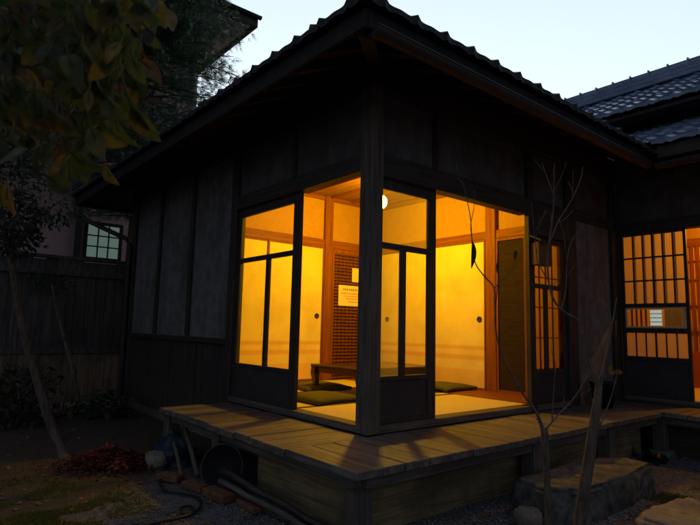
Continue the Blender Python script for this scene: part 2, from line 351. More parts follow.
# interior of the corner room
B(-3.0, -.13, .13, 2.8, .36, .46).build('floor_slab', INW['x'], H)
for i in range(3):
    x0 = -2.93 + i * .9333
    mat_ = B(x0 + .002, x0 + .931, .135, 2.18, .4605, FZ).build('tatami_mat', TATAMI, H)
    MB().box(x0 + .002, x0 + .03, .136, 2.179, FZ - .001, FZ + .002).box(x0 + .903, x0 + .931, .136, 2.179, FZ - .001, FZ + .002).build('hem', HEM, mat_)
B(-2.93, -.13, 2.185, 2.79, .4605, FZ + .004).build('wood_floor', INW['x'], H)
B(-3.05, -.09, .09, 2.9, CZ, CZ + .02).build('ceiling', CEILM, H)
m = MB()
for i in range(7): m.box(-2.95, -.13, .35 + i * .38, .375 + i * .38, CZ - .03, CZ - .001)
m.build('ceiling_batten', INW['x'], H)
for x0, x1, y0, y1 in ((-3.06, -2.965, .09, 2.9), (-2.965, -.13, 2.815, 2.9)): B(x0, x1, y0, y1, .36, CZ).build('inner_wall', INP, H)
B(-3.0, -2.15, .091, .128, .46, CZ).build('inner_wall', INP, H)
B(-2.04, -.14, .0905, .12, 2.45, CZ).build('inner_wall', INP, H); B(-.13, -.0905, .14, 3.7, 2.45, CZ).build('inner_wall', INP, H)
B(-2.965, -2.93, .13, 2.815, 2.225, 2.33).build('head_rail', INW['y'], H, .004)
B(-2.93, -.13, 2.78, 2.815, 2.235, 2.335).build('head_rail', INW['x'], H, .004)
B(-2.965, -2.94, .13, 2.815, 2.87, CZ - .001).build('ceiling_molding', INW['y'], H, .003); B(-2.94, -.13, 2.79, 2.815, 2.87, CZ - .001).build('ceiling_molding', INW['x'], H, .003)
B(-2.965, -2.915, 1.80, 1.93, FZ, CZ).build('room_pillar', INW['z'], H, .005); B(-1.05, -.91, 2.765, 2.815, FZ, CZ).build('room_pillar', INW['z'], H, .005)
B(-2.965, -2.905, 2.745, 2.815, FZ, CZ).build('room_pillar', INW['z'], H, .005)
def slider_x(y0, y1, x, py, fl):       # papered sliding door on the far left wall
    d = B(x - .02, x, y0 + .02, y1 - .02, FZ + .025, 2.20).build('papered_door', FUS, H)
    MB().box(x - .022, x + .006, y0, y0 + .022, FZ + .002, 2.224).box(x - .022, x + .006, y1 - .022, y1, FZ + .002, 2.224).box(x - .021, x + .005, y0 + .02, y1 - .02, FZ + .003, FZ + .028).box(x - .021, x + .005, y0 + .02, y1 - .02, 2.2, 2.223).build('door_frame', LAM if fl else INW['z'], d)
    if py: MB().lathe([(0, .004), (.02, .004), (.026, .008), (.034, .008), (.036, .001)], (x, py, 1.302), (1, 0, 0), 20).build('door_pull', BRASS, d)
slider_x(.14, .955, -2.95, None, 0); slider_x(.93, 1.798, -2.935, 1.705, 0)
def slider_y(x0, x1, y, px_):
    d = B(x0 + .02, x1 - .02, y, y + .02, FZ + .025, 2.21).build('papered_door', FUS, H)
    MB().box(x0, x0 + .02, y - .006, y + .022, FZ + .005, 2.234).box(x1 - .02, x1, y - .006, y + .022, FZ + .005, 2.234).box(x0 + .02, x1 - .02, y - .005, y + .021, FZ + .006, FZ + .028).box(x0 + .02, x1 - .02, y - .005, y + .021, 2.21, 2.233).build('door_frame', INW['z'], d)
    MB().lathe([(0, .004), (.02, .004), (.026, .008), (.034, .008), (.036, .001)], (px_, y, 1.29), (0, -1, 0), 20).build('door_pull', BRASS, d)
slider_y(-2.90, -1.97, 2.785, -2.73); slider_y(-1.985, -1.053, 2.77, -1.142)
# lattice door in the far left corner: red-brown board behind a tight grid
ld = B(-2.955, -2.945, 1.935, 2.745, FZ + .01, 2.215).build('lattice_door', LAM, H)
m = MB()
for i in range(13): y = 1.94 + i * .066; m.box(-2.944, -2.927, y, y + .009, FZ + .01, 2.21)
for i in range(40): z = FZ + .02 + i * .0435; m.box(-2.9435, -2.923, 1.94, 2.745, z, z + .024)
m.build('lattice', wood('dark_lattice_wood', (.12, .034, .010), (.19, .06, .018), 'y', .5, 40, .2), ld)
MB().box(-2.95, -2.915, 1.932, 1.965, FZ + .008, 2.22).box(-2.95, -2.916, 1.965, 2.74, 2.16, 2.219).build('door_frame', INW['z'], ld)
# dark board at the right end of the far wall
dp = B(-.885, -.15, 2.79, 2.812, FZ + .03, 2.20).build('dark_panel', DKPANEL, H)
MB().box(-.91, -.885, 2.775, 2.812, FZ + .005, 2.232).box(-.885, -.15, 2.776, 2.812, 2.2, 2.231).box(-.885, -.15, 2.777, 2.812, FZ + .005, FZ + .03).build('panel_frame', INW['z'], dp)

def glass_door(name, axis, a0, a1, d0, d1, z0, z1, gb, mid, bar, gm, ga0=None, ga1=None, top=.08):
    """sliding door: stiles, rails, kick board and three panes; axis = wall direction"""
    def bx(mb, p0, p1, q0, q1, zz0, zz1): return mb.box(p0, p1, q0, q1, zz0, zz1) if axis == 'x' else mb.box(q0, q1, p0, p1, zz0, zz1)
    e = bpy.data.objects.new(name, None); COL.objects.link(e); e.parent = H
    e.location = Vector(((a0 + a1) / 2, d0, z0) if axis == 'x' else (d0, (a0 + a1) / 2, z0)) - Vector(H.location)
    g0, g1 = ga0 if ga0 is not None else a0 + .045, ga1 if ga1 is not None else a1 - .045
    f = MB(); bx(f, a0, g0, d0, d1, z0, z1); bx(f, g1, a1, d0, d1, z0, z1); bx(f, g0, g1, d0 + .001, d1 - .001, z1 - top, z1)
    bx(f, g0, g1, d0 + .001, d1 - .001, mid - .022, mid + .022); bx(f, g0, g1, d0 + .001, d1 - .001, gb - .035, gb); bx(f, g0, g1, d0 + .001, d1 - .001, z0, z0 + .05)
    if bar is not None: bx(f, bar - .028, bar + .028, d0 + .002, d1 - .002, gb, mid - .022)
    f.build('frame', TIM['z'], e, .003)
    dm = (d0 + d1) / 2; k = MB(); bx(k, g0, g1, dm - .007, dm + .007, z0 + .05, gb - .035); k.build('kick_board', KICK, e)
    bars = [(g0, g1, mid + .022, z1 - top)] + ([(g0, bar - .028, gb, mid - .022), (bar + .028, g1, gb, mid - .022)] if bar is not None else [(g0, g1, gb, mid - .022)])
    for i, (p0, p1, zz0, zz1) in enumerate(bars):
        mb = MB(); mb.add([(p0, dm, zz0), (p1, dm, zz0), (p1, dm, zz1), (p0, dm, zz1)] if axis == 'x' else [(dm, p0, zz0), (dm, p1, zz0), (dm, p1, zz1), (dm, p0, zz1)], [(0, 1, 2, 3)])
        mb.build('glass_pane', gm[i], e)
    return e
glass_door('glass_door', 'x', -2.04, -.955, .045, .078, .478, LZ - .002, .795, 1.79, -1.47, [GLASS] * 3, -1.985, -1.06)
glass_door('glass_door', 'y', .122, .748, -.078, -.045, .478, LZ - .037, .813, 1.766, .385, [GLASSD, GLASSD, GLASS], .135, .66)
glass_door('glass_door', 'y', 2.122, 2.743, -.06, -.03, .482, 2.088, .795, 1.60, 2.36, [GLASS] * 3, 2.155, 2.685, .05)
# inner papered screen behind that far door
e = bpy.data.objects.new('inner_screen', None); COL.objects.link(e); e.parent = H; e.location = Vector((-.12, 2.4, .47)) - Vector(H.location)
MB().add([(-.116, 2.13, .8), (-.116, 2.73, .8), (-.116, 2.73, 2.08), (-.116, 2.13, 2.08)], [(0, 1, 2, 3)]).build('paper', paper('browned_paper', (.46, .24, .07)), e)
m = MB(); m.box(-.125, -.10, 2.115, 2.14, .48, 2.088).box(-.125, -.10, 2.72, 2.745, .48, 2.088).box(-.125, -.101, 2.14, 2.72, .74, .8).box(-.124, -.1, 2.14, 2.72, 2.05, 2.087)
for y in (2.25, 2.36, 2.48, 2.60): m.box(-.114, -.102, y - .006, y + .006, .8, 2.05)
for z in (1.1, 1.4, 1.7): m.box(-.114, -.1015, 2.14, 2.72, z - .005, z + .005)
m.build('lattice', INW['z'], e); B(-.123, -.103, 2.14, 2.72, .48, .74).build('kick_board', INW['y'], e)

# pendant globe
LAMPC = Vector((-1.514, 1.484, 2.555))
L = thing('pendant_lamp', (-1.514, 1.484, CZ), 'glowing round globe lamp hanging from the ceiling of the corner room', 'lamp')
LWARM = (1.0, .565, .009)
MB().lathe([(.08 * math.sin(math.pi * i / 14), -.08 * math.cos(math.pi * i / 14)) for i in range(15)], LAMPC, n=24).build('globe', emis('globe_glow', LWARM, 570), L, smooth=True)
MB().lathe([(.03, .075), (.03, .13), (.012, .14), (.004, .15), (.004, .335), (.045, .34), (.045, .372)], LAMPC, n=16).build('cord', BLACK, L)

# roof: wave-profile tiles
def wave(u):
    t = u % 1.0
    return .023 * math.exp(-((t - .5) / .085) ** 2) + .002 * math.cos(4 * math.pi * t)
def tiles(name, parent, O, U, V, nu, nv, pu, pv, clip=None, flap=.06, tm=None):
    """O eave start, U along the eave, V up the slope; nu tiles across, nv courses"""
    O, U, V = Vector(O), Vector(U).normalized(), Vector(V).normalized(); Nn = U.cross(V).normalized()
    if Nn.z < 0: Nn = -Nn
    S = 14; mb = MB(); cols = nu * S + 1
    rows = []
    for j in range(nv):
        rows += [(j * pv, .028), (j * pv + pv * .999, .0)]
    for i in range(cols):                              # hanging lip of the eave course
        u = i / S; p = O + U * (u * pu) + Nn * (.028 + wave(u)); mb.v.append(p + Vector((0, 0, -flap * (.55 + .45 * math.exp(-(((u % 1) - .5) / .2) ** 2)))))
    jr = random.Random(len(name)); jit = {}
    for r_, (v, h) in enumerate(rows):
        for i in range(cols):
            u = i / S; a, b_, c_ = jit.setdefault((int(u), r_ // 2), (jr.gauss(0, .0022), jr.gauss(0, .0035), jr.gauss(0, .006)))
            mb.v.append(O + U * (u * pu) + V * (v + (b_ if r_ else 0)) + Nn * (h + wave(u) + (a + c_ * ((u % 1) - .5) if r_ % 2 == 0 and r_ else 0)))
    for j in range(len(rows)):
        for i in range(cols - 1):
            a = j * cols + i; mb.f.append([a, a + 1, a + cols + 1, a + cols])
    return mb.build(name, tm or TILE, parent, smooth=False, clip=clip)
SL = .45; nv_ = Vector((0, 1, SL)).normalized()
EX, EY, EZ = .70, -.70, 2.985
WX = -5.8; NY = 5.8
cx_, cy_ = (EX + WX) / 2, (EY + NY) / 2
roof = bpy.data.objects.new('roof', None); COL.objects.link(roof); roof.parent = H; roof.location = Vector((cx_, cy_, 3)) - Vector(H.location)
hipSE = ((EX, EY, 0), (1, 1, 0)); 
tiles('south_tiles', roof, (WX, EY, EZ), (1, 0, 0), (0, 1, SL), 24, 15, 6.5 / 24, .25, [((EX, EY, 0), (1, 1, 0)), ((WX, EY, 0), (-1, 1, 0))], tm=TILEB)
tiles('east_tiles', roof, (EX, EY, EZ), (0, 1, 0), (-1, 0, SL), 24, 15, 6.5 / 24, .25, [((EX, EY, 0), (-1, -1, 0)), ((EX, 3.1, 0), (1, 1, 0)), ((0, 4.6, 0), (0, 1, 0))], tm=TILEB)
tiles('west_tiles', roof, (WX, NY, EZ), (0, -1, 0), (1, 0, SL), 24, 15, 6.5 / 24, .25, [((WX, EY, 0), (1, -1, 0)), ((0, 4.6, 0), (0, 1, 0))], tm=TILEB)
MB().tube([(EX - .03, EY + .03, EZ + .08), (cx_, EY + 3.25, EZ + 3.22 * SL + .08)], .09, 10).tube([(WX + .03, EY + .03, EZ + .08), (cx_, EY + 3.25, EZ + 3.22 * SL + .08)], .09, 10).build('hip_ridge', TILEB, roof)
# boarded eaves with rafters
dz = .10
def slope(x, y, off=0): return EZ + SL * min(y - EY, EX - x, x - WX) - off
sof = MB()
def quad(a, b, c, d): sof.add([(*q, slope(*q, .07)) for q in (a, b, c, d)] + [(*q, slope(*q, .10)) for q in (a, b, c, d)], [(0, 1, 2, 3), (7, 6, 5, 4), (0, 4, 5, 1), (1, 5, 6, 2), (2, 6, 7, 3), (3, 7, 4, 0)])
i1 = .06
quad((WX + i1, EY + i1), (EX - i1, EY + i1), (cx_ + .01, cy_), (cx_ - .01, cy_)); quad((EX - i1, EY + i1), (EX - i1, 4.5), (cx_, 4.5), (cx_, cy_)); quad((WX + i1, EY + i1), (cx_, cy_), (cx_, 4.5), (WX + i1, 4.5))
sof.build('eave_boarding', TIM['x'], roof)
rf = MB()
x = -5.5
while x < .55:
    rf.beam((x, EY + .09, slope(x, EY + .09, .135)), (x, .1, slope(x, EY, .135) + SL * .8), .045, .06) if EX - x > .1 else None
    x += .36
y = -.5
while y < 3.4:
    rf.beam((EX - .09, y, slope(EX - .09, 1, .135)), (-.1, y, slope(EX, 1, .135) + SL * .8), .045, .06); y += .36
rf.beam((EX - .1, EY + .1, EZ - .10), (-.05, .05, EZ + .2), .09, .12)
rf.build('rafters', TIM['y'], roof)
MB().box(WX + .04, EX - .04, EY + .035, EY + .06, EZ - .14, EZ - .03).box(EX - .06, EX - .035, EY + .06, 3.1, EZ - .14, EZ - .03).box(WX + .035, WX + .06, EY + .06, 4.5, EZ - .14, EZ - .03).build('fascia', EDGE, roof)
def gutter(pts, r, name, parent, out):
    """half-round trough along pts, open upward"""
    a, b = Vector(pts[0]), Vector(pts[1]); d = (b - a).normalized(); s = d.cross(Vector((0, 0, 1))).normalized(); n = 10; mb = MB()
    for p in (a, b):
        for rr in (r, r - .004):
            for k in range(n + 1):
                t = math.pi * k / n; mb.v.append(p + s * math.cos(t) * rr - Vector((0, 0, 1)) * math.sin(t) * rr)
    q = n + 1
    for k in range(n):
        mb.f += [[k, k + 1, 2 * q + k + 1, 2 * q + k], [q + k, 3 * q + k, 3 * q + k + 1, q + k + 1]]
    mb.f += [[0, 2 * q, 3 * q, q], [n, q + n, 3 * q + n, 2 * q + n], list(range(n + 1)), [2 * q + k for k in range(n + 1)][::-1]]
    mb.tube([a + s * r, b + s * r], .006, 6).tube([a - s * r, b - s * r], .006, 6)
    L_ = (b - a).length; k = .3
    while k < L_:
        p = a + d * k; mb.beam(p + s * r, p - s * r, .018, .004); mb.beam(p - s * 0 - Vector((0, 0, r)), p + Vector((0, 0, .03)) + out * .03, .012, .02); k += .75
    return mb.build(name, METAL, parent)
gutter([(.655, -.60, 2.862), (.655, 3.12, 2.855)], .05, 'gutter', roof, Vector((-1, 0, 0)))
MB().tube([(-5.74, -.655, 2.83), (-5.74, -.655, 2.75), (-5.60, -.52, 2.62), (-5.15, -.08, 2.35), (-5.12, -.04, 2.25), (-5.12, -.04, .1)], .033, 10).build('downpipe', METAL, H)

# ------------------------------------------------------------------ veranda
V_ = thing('veranda', (.3, -.3, 0), 'low weathered plank veranda wrapping round the lit corner room', 'veranda')
VZ = .42; VT = .045; VE = .655
def planks(axis, lo, hi, f, wd):
    mb = MB(); a = lo
    while a < hi - .02:
        b = min(a + wd * random.uniform(.85, 1.15), hi)
        if hi - b < .06: b = hi
        z = VZ + random.uniform(-.003, .002); f(mb, a + .0025, b - .0025, z); a = b
    return mb
m = planks('x', -2.02, 0, lambda mb, a, b, z: mb.box(a, b, -VE - random.uniform(0, .025), .005, z - VT, z), .21)
m.build('south_planks', DECK['y'], V_, .004)
def mitre(mb, a, b, z):                    # boards of the corner, cut along the diagonal
    pass
m = planks('y', -VE - .008, 3.19, lambda mb, a, b, z: mb.box(.003 if a < -.05 else -.005, VE + random.uniform(0, .012), a, b, z - VT, z), .19)
m.build('east_planks', DECK['x'], V_, .004)
m = planks('x', VE + .02, 3.6, lambda mb, a, b, z: mb.box(a, b, 3.195 - random.uniform(0, .01), 3.84, z - VT, z), .2)
mm_ = planks('x', -.0, VE + .018, lambda mb, a, b, z: mb.box(a, b, 3.20, 3.73, z - VT, z), .2)
m.add(mm_.v, mm_.f); m.build('wing_planks', DECK['y'], V_, .004)
MB().box(-2.0, .56, -.60, -.53, .30, VZ - VT - .002).build('edge_beam', GREYW['x'], V_, .006)
MB().box(.53, .60, -.53, 3.3, .298, VZ - VT - .003).build('edge_beam', GREYW['y'], V_, .006)
MB().box(.60, 3.6, 3.26, 3.33, .30, VZ - VT - .002).build('edge_beam', GREYW['x'], V_, .006)
for x, y in ((.50, -.50), (-1.0, -.57), (-1.95, -.57), (.565, 1.1), (.565, 2.25), (.6, 3.3), (1.8, 3.3), (3.2, 3.3)):
    B(x - .055, x + .055, y - .055, y + .055, .05, VZ - VT - .006).build('support_post', GREYW['z'], V_, .006)
    B(x - .10, x + .10, y - .10, y + .10, -.05, .05).build('footing', CONC, V_, .02)
SKIRT = {a: wood('brown_skirt_wood_' + a, (.13, .095, .045), (.29, .21, .10), a, .8, 55, 1.0, c3=(.075, .056, .034)) for a in 'xy'}
MB().box(-.62, .44, -.475, -.45, -.02, .372).build('skirt_board', SKIRT['x'], V_, .004)
MB().box(.43, .455, -.44, 3.2, -.02, .37).build('skirt_board', SKIRT['y'], V_, .004)
MB().box(.6, 3.6, 3.40, 3.425, -.02, .372).build('skirt_board', TIM['x'], V_, .004)

# ------------------------------------------------------------------ the wing on the right
WG = thing('house_wing', (1.5, 5.5, 0), 'dark wing of the house with papered lattice door and tiled double roof', 'house wing')
WY = 3.85
def wpost(x0, x1, y0=WY - .005, y1=WY + .11, z0=.42, z1=2.9): return B(x0, x1, y0, y1, z0, z1).build('post', TIM['z'], WG, .005)
wpost(.012, .03); wpost(2.3, 2.42); wpost(3.5, 3.62)
B(.03, 3.5, WY - .003, WY + .12, 2.30, 2.42).build('lintel', TIM['x'], WG, .005)
B(.03, 3.5, WY, WY + .12, .43, .478).build('threshold', GREYW['x'], WG, .004)
B(.0, 7, WY + .03, WY + .08, 2.42, 3.3).build('upper_plaster', KOK, WG)
B(3.62, 7, WY + .02, WY + .08, 0, 2.42).build('plaster_wall', PLAS, WG)
B(.0, 7, WY + .05, WY + .15, -.1, .43).build('foundation', CONC, WG)
# papered lattice door with a small viewing window
def shoji(x0, x1, y, window):
    e = bpy.data.objects.new('papered_lattice_door', None); COL.objects.link(e); e.parent = WG; e.location = Vector(((x0 + x1) / 2, y, .48)) - Vector(WG.location)
    f = MB().box(x0, x0 + .03, y, y + .032, .48, 2.298).box(x1 - .03, x1, y, y + .032, .48, 2.298)
    for z0, z1 in ((2.272, 2.297), (1.455, 1.50), (1.178, 1.228), (.865, .915), (.48, .53)): f.box(x0 + .03, x1 - .03, y + .001, y + .031, z0, z1)
    f.build('frame', TIM['z'], e, .002)
    b = MB(); n = 6; s = (x1 - x0 - .06) / n
    for i in range(1, n):
        xx = x0 + .03 + s * i; wd = .009 if i == 3 else .006
        b.box(xx - wd, xx + wd, y + .006, y + .020, 1.50, 2.272); b.box(xx - wd, xx + wd, y + .006, y + .020, .915, 1.178)
    for z in (2.015, 1.755): b.box(x0 + .03, x1 - .03, y + .0055, y + .0205, z - .009, z + .009)
    b.build('lattice', TIM['z'], e)
    b2 = MB()
    for i in range(1, n):
        xx = x0 + .05 + s * i; b2.box(xx - .011, xx + .011, y + .036, y + .046, 1.50, 2.272)
    b2.build('rear_lattice', TIM['z'], e)
    for z0, z1 in ((1.5, 2.272), (.915, 1.178)):
        MB().add([(x0 + .03, y + .022, z0), (x1 - .03, y + .022, z0), (x1 - .03, y + .022, z1), (x0 + .03, y + .022, z1)], [(0, 1, 2, 3)]).build('paper', SHOJI, e)
    B(x0 + .03, x1 - .03, y + .008, y + .02, .53, .865).build('kick_board', KICK, e)
    zz0, zz1 = 1.228, 1.455
    if window:
        MB().box(x0 + .03, x1 - .03, y - .004, y + .02, zz0, zz0 + .018).box(x0 + .03, x1 - .03, y - .004, y + .02, zz1 - .018, zz1).box(x0 + .03, x0 + .05, y - .004, y + .02, zz0 + .018, zz1 - .018).box(x1 - .05, x1 - .03, y - .004, y + .02, zz0 + .018, zz1 - .018).build('viewing_window_frame', PALEW, e, .002)
        MB().add([(x0 + .05, y + .01, zz0 + .018), (x1 - .05, y + .01, zz0 + .018), (x1 - .05, y + .01, zz1 - .018), (x0 + .05, y + .01, zz1 - .018)], [(0, 1, 2, 3)]).build('glass_pane', GLASS, e)
        lv = MB(); xa = x0 + .05 + (x1 - x0 - .1) * .40; xb = x0 + .05 + (x1 - x0 - .1) * .60
        for i in range(4): z = zz0 + .03 + i * .045; lv.box(xa, xb, y + .03, y + .04, z, z + .034)
        lv.build('teal_glow_slats', emis('pale_teal_glow', (.42, .62, .52), 0.75), e)  # added slats that glow by themselves; the bright teal is put into emission
        MB().add([(xb + .03, y + .03, zz0 + .02), (x1 - .052, y + .03, zz0 + .02), (x1 - .052, y + .03, zz1 - .02), (xb + .03, y + .03, zz1 - .02)], [(0, 1, 2, 3)]).build('reflection_panel', paper('olive_reflection', (.19, .19, .13)), e)  # stand-in for a glass reflection, its dim olive put into the colour
        sl_ = MB()
        for i in range(4): xx = x0 + .07 + i * .05; sl_.box(xx, xx + .02, y + .05, y + .06, zz0 + .02, zz1 - .02)
        sl_.build('slats', INW['z'], e)
    else:
        MB().add([(x0 + .03, y + .022, zz0), (x1 - .03, y + .022, zz0), (x1 - .03, y + .022, zz1), (x0 + .03, y + .022, zz1)], [(0, 1, 2, 3)]).build('paper', SHOJI, e)
shoji(.032, .718, WY + .02, True); shoji(1.6, 2.3, WY + .02, False); shoji(2.42, 3.5, WY + .02, False)
# its room
B(.03, 3.6, WY + .12, 6.2, .36, .46).build('floor_slab', INW['x'], WG); B(.03, 3.6, WY + .125, 6.2, .4605, .472).build('tatami_floor', TATAMI, WG)
B(-.1, 3.7, WY + .08, 6.4, 2.88, 2.92).build('ceiling', CEILM, WG)
B(-.10, -.0, WY + .15, 6.3, .36, 2.88).build('inner_wall', INP, WG); B(3.62, 3.7, WY + .15, 6.3, .36, 2.88).build('inner_wall', INP, WG); B(0, 3.62, 6.2, 6.3, .36, 2.88).build('inner_wall', INP, WG)
B(.0, 3.62, 5.70, 5.76, 2.36, 2.47).build('head_rail', INW['x'], WG); B(.0, 3.62, 5.72, 5.74, 2.47, 2.88).build('inner_wall', INP, WG)
ld2 = B(.0, 3.62, 5.73, 5.742, .95, 2.36).build('lattice_door', surf('orange_paper', (.75, .40, .12), (.8, .45, .15), (9, 9, 9), .8, 0), WG)
m = MB()
for i in range(52): x = .02 + i * .07; m.box(x, x + .028, 5.705, 5.729, .95, 2.36)
for z in (1.2, 1.55, 1.9, 2.15): m.box(0, 3.62, 5.70, 5.7285, z, z + .02)
m.build('lattice', INW['z'], ld2); B(0, 3.62, 5.70, 5.742, .472, .95).build('kick_board', surf('red_brown_board', (.30, .07, .02), (.36, .09, .025), (9, 9, 9), .6, .1), ld2)
L2 = thing('pendant_lamp', (1.05, 5.05, 2.88), 'round globe lamp lighting the room of the right wing', 'lamp')
MB().lathe([(.08 * math.sin(math.pi * i / 14), -.08 * math.cos(math.pi * i / 14)) for i in range(15)], (1.05, 5.05, 2.5), n=24).build('globe', emis('wing_globe_glow', (1, .43, .016), 250), L2, smooth=True)
MB().lathe([(.03, .075), (.03, .13), (.004, .15), (.004, .335), (.045, .34), (.045, .378)], (1.05, 5.05, 2.5), n=16).build('cord', BLACK, L2)
# two tiers of roof
wr = bpy.data.objects.new('lower_roof', None); COL.objects.link(wr); wr.parent = WG; wr.location = Vector((2, 4, 3)) - Vector(WG.location)
tiles('lower_tiles', wr, (-.9, 3.1, 3.045), (1, 0, 0), (0, 1, SL), 30, 8, .27, .25, [((.7, 3.1, 0), (-1, -1, 0)), ((0, 4.72, 0), (0, 1, 0))])
MB().add([(.7, 3.16, 2.99), (7.2, 3.16, 2.99), (7.2, 4.7, 2.99 + 1.54 * SL), (-.8, 4.7, 2.99 + 1.54 * SL), (.7, 3.16, 2.96), (7.2, 3.16, 2.96), (7.2, 4.7, 2.96 + 1.54 * SL), (-.8, 4.7, 2.96 + 1.54 * SL)], [(0, 1, 2, 3), (7, 6, 5, 4), (0, 4, 5, 1), (1, 5, 6, 2)]).build('eave_boarding', TIM['x'], wr)
B(.75, 7.2, 3.135, 3.16, 2.90, 3.02).build('fascia', TIM['x'], wr)
gutter([(7.2, 3.145, 2.845), (.73, 3.145, 2.835)], .05, 'gutter', wr, Vector((0, 1, 0)))
B(-3.5, 7.2, 4.7, 4.8, 3.3, 4.2).build('upper_wall', KOK, WG)
ur = bpy.data.objects.new('upper_roof', None); COL.objects.link(ur); ur.parent = WG; ur.location = Vector((2, 6, 4)) - Vector(WG.location)
US = .53
tiles('upper_tiles', ur, (-3.6, 4.15, 3.90), (1, 0, 0), (0, 1, US), 40, 9, .27, .235, [((0, 6.02, 0), (0, 1, 0))])
tiles('rear_tiles', ur, (7.2, 7.9, 3.90), (-1, 0, 0), (0, -1, US), 40, 9, .27, .235, [((0, 6.02, 0), (0, -1, 0))])
MB().add([(-3.6, 4.2, 3.86), (7.2, 4.2, 3.86), (7.2, 6.02, 3.86 + 1.82 * US), (-3.6, 6.02, 3.86 + 1.82 * US), (-3.6, 7.84, 3.86), (7.2, 7.84, 3.86), (-3.6, 4.2, 3.82), (7.2, 4.2, 3.82), (-3.6, 7.84, 3.82), (7.2, 7.84, 3.82)], [(0, 1, 2, 3), (3, 2, 5, 4), (6, 7, 1, 0), (6, 8, 9, 7), (4, 5, 9, 8), (0, 3, 4, 8, 6), (1, 7, 9, 5, 2)]).build('roof_deck', TIM['x'], ur)
m = MB(); zr = 4.90
for i in range(3): m.box(-3.6, 7.2, 5.90 + .018 * i, 6.14 - .018 * i, zr + i * .07, zr + i * .07 + .062)
i = 0; x = -3.6
while x < 7.15: m.box(x + .004, x + .266, 5.965, 6.075, zr + .205, zr + .25); m.box(x - .012, x + .012, 5.93, 6.11, zr + .02, zr + .265); x += .27
m.build('ridge_stack', TILE, ur, .006)

# ------------------------------------------------------------------ things in the lit rooms
T = thing('low_table', (-1.6, 1.6, FZ), 'low dark wooden table with curved legs on the tatami floor', 'table')
tx0, tx1, ty0, ty1, tz = -2.05, -1.23, .99, 2.10, .76
B(tx0, tx1, ty0, ty1, tz - .03, tz).build('tabletop', TABLEM, T, .006)
MB().box(tx0 + .05, tx1 - .05, ty0 + .03, ty0 + .05, tz - .085, tz - .031).box(tx0 + .05, tx1 - .05, ty1 - .05, ty1 - .03, tz - .085, tz - .031).box(tx0 + .03, tx0 + .05, ty0 + .05, ty1 - .05, tz - .085, tz - .031).box(tx1 - .05, tx1 - .03, ty0 + .05, ty1 - .05, tz - .085, tz - .031).build('apron', TABLEM, T, .004)
for sx in (0, 1):
    for sy in (0, 1):
        px_ = tx0 + .045 if sx == 0 else tx1 - .045; py_ = ty0 + .045 if sy == 0 else ty1 - .045; o_ = (-1 if sx == 0 else 1, -1 if sy == 0 else 1)
        mb = MB()
        prof = [(.0, tz - .031, .04), (.008, tz - .10, .037), (.002, tz - .18, .028), (-.006, tz - .26, .026), (.004, FZ + .05, .03), (.010, FZ + .004, .034)]
        for k, (d, z, r) in enumerate(prof):
            for a, b in ((-1, -1), (1, -1), (1, 1), (-1, 1)): mb.v.append(Vector((px_ + o_[0] * d + a * r, py_ + o_[1] * d + b * r, z)))
        for k in range(len(prof) - 1):
            for q in range(4): mb.f.append([k * 4 + q, k * 4 + (q + 1) % 4, k * 4 + 4 + (q + 1) % 4, k * 4 + 4 + q])
        mb.f += [[0, 1, 2, 3], [len(prof) * 4 - 4 + q for q in range(4)]]
        mb.build('leg', TABLEM, T, .004)
def cushion(x, y, z, rz, label, s=.27, h=.075):
    n = 12; mb = MB()
    for side in (1, -1):
        o = len(mb.v)
        for j in range(n + 1):
            for i in range(n + 1):
                u, v = i / n * 2 - 1, j / n * 2 - 1
                e = max(0, (1 - abs(u) ** 3.5) * (1 - abs(v) ** 3.5)); hh = h * .5 * (1 + side * (e ** .55) * (.92 - .35 * math.exp(-(u * u + v * v) * 9)))
                pin = 1 - .05 * (u * u * (1 - v * v) + v * v * (1 - u * u)) - .06 * (1 - abs(u * v))
                p = Vector((u * s * (pin + .05), v * s * (pin + .05), hh if side > 0 else max(.0, hh * .25)))
                a, b = math.cos(rz), math.sin(rz); mb.v.append(Vector((x + p.x * a - p.y * b, y + p.x * b + p.y * a, z + p.z)))
        for j in range(n):
            for i in range(n):
                q = o + j * (n + 1) + i; f = [q, q + 1, q + n + 2, q + n + 1]; mb.f.append(f if side > 0 else f[::-1])
    n1 = n + 1; ring = [i for i in range(n1)] + [j * n1 + n for j in range(1, n1)] + [n * n1 + i for i in range(n - 1, -1, -1)] + [j * n1 for j in range(n - 1, 0, -1)]
    o2 = n1 * n1
    for k in range(len(ring)):
        a, b = ring[k], ring[(k + 1) % len(ring)]; mb.f.append([a, o2 + a, o2 + b, b])
    return tag(mb.build('floor_cushion', ZAB, None, smooth=True), label, 'cushion', 'floor cushions in the lit rooms')
cushion(-1.35, .62, FZ, .08, 'olive floor cushion nearest the open doorway left of the corner post')
cushion(-2.18, 1.18, FZ, -.1, 'olive floor cushion partly behind the table leg, second from the left doorway')
cushion(-1.42, 2.44, FZ + .005, .05, 'olive floor cushion on the wooden floor at the right end of the low table')
cushion(1.02, 4.55, .472, .1, 'olive floor cushion on the floor inside the open doorway of the right wing', .22, .07)
def sheet(x, y0, y1, z0, z1, mat, name, label, cat):
    e = thing(name, (x, (y0 + y1) / 2, z0), label, cat); B(x, x + .003, y0, y1, z0, z1).build('sheet', mat, e); return e
PAP = surf('cream_notice_paper', (.78, .72, .55), (.83, .77, .6), (12, 12, 12), .8, 0)
INKB = surf('dark_blue_ink', (.03, .04, .12), (.04, .05, .15), (9, 9, 9), .8, 0); INKR = surf('red_ink', (.55, .06, .03), (.6, .08, .04), (9, 9, 9), .8, 0)
n1_ = sheet(-2.924, 2.05, 2.50, 1.455, 1.735, PAP, 'notice_sheet', 'larger paper notice with blue heading and red lines pinned on the lattice door', 'notice')
m = MB(); rr = random.Random(3)
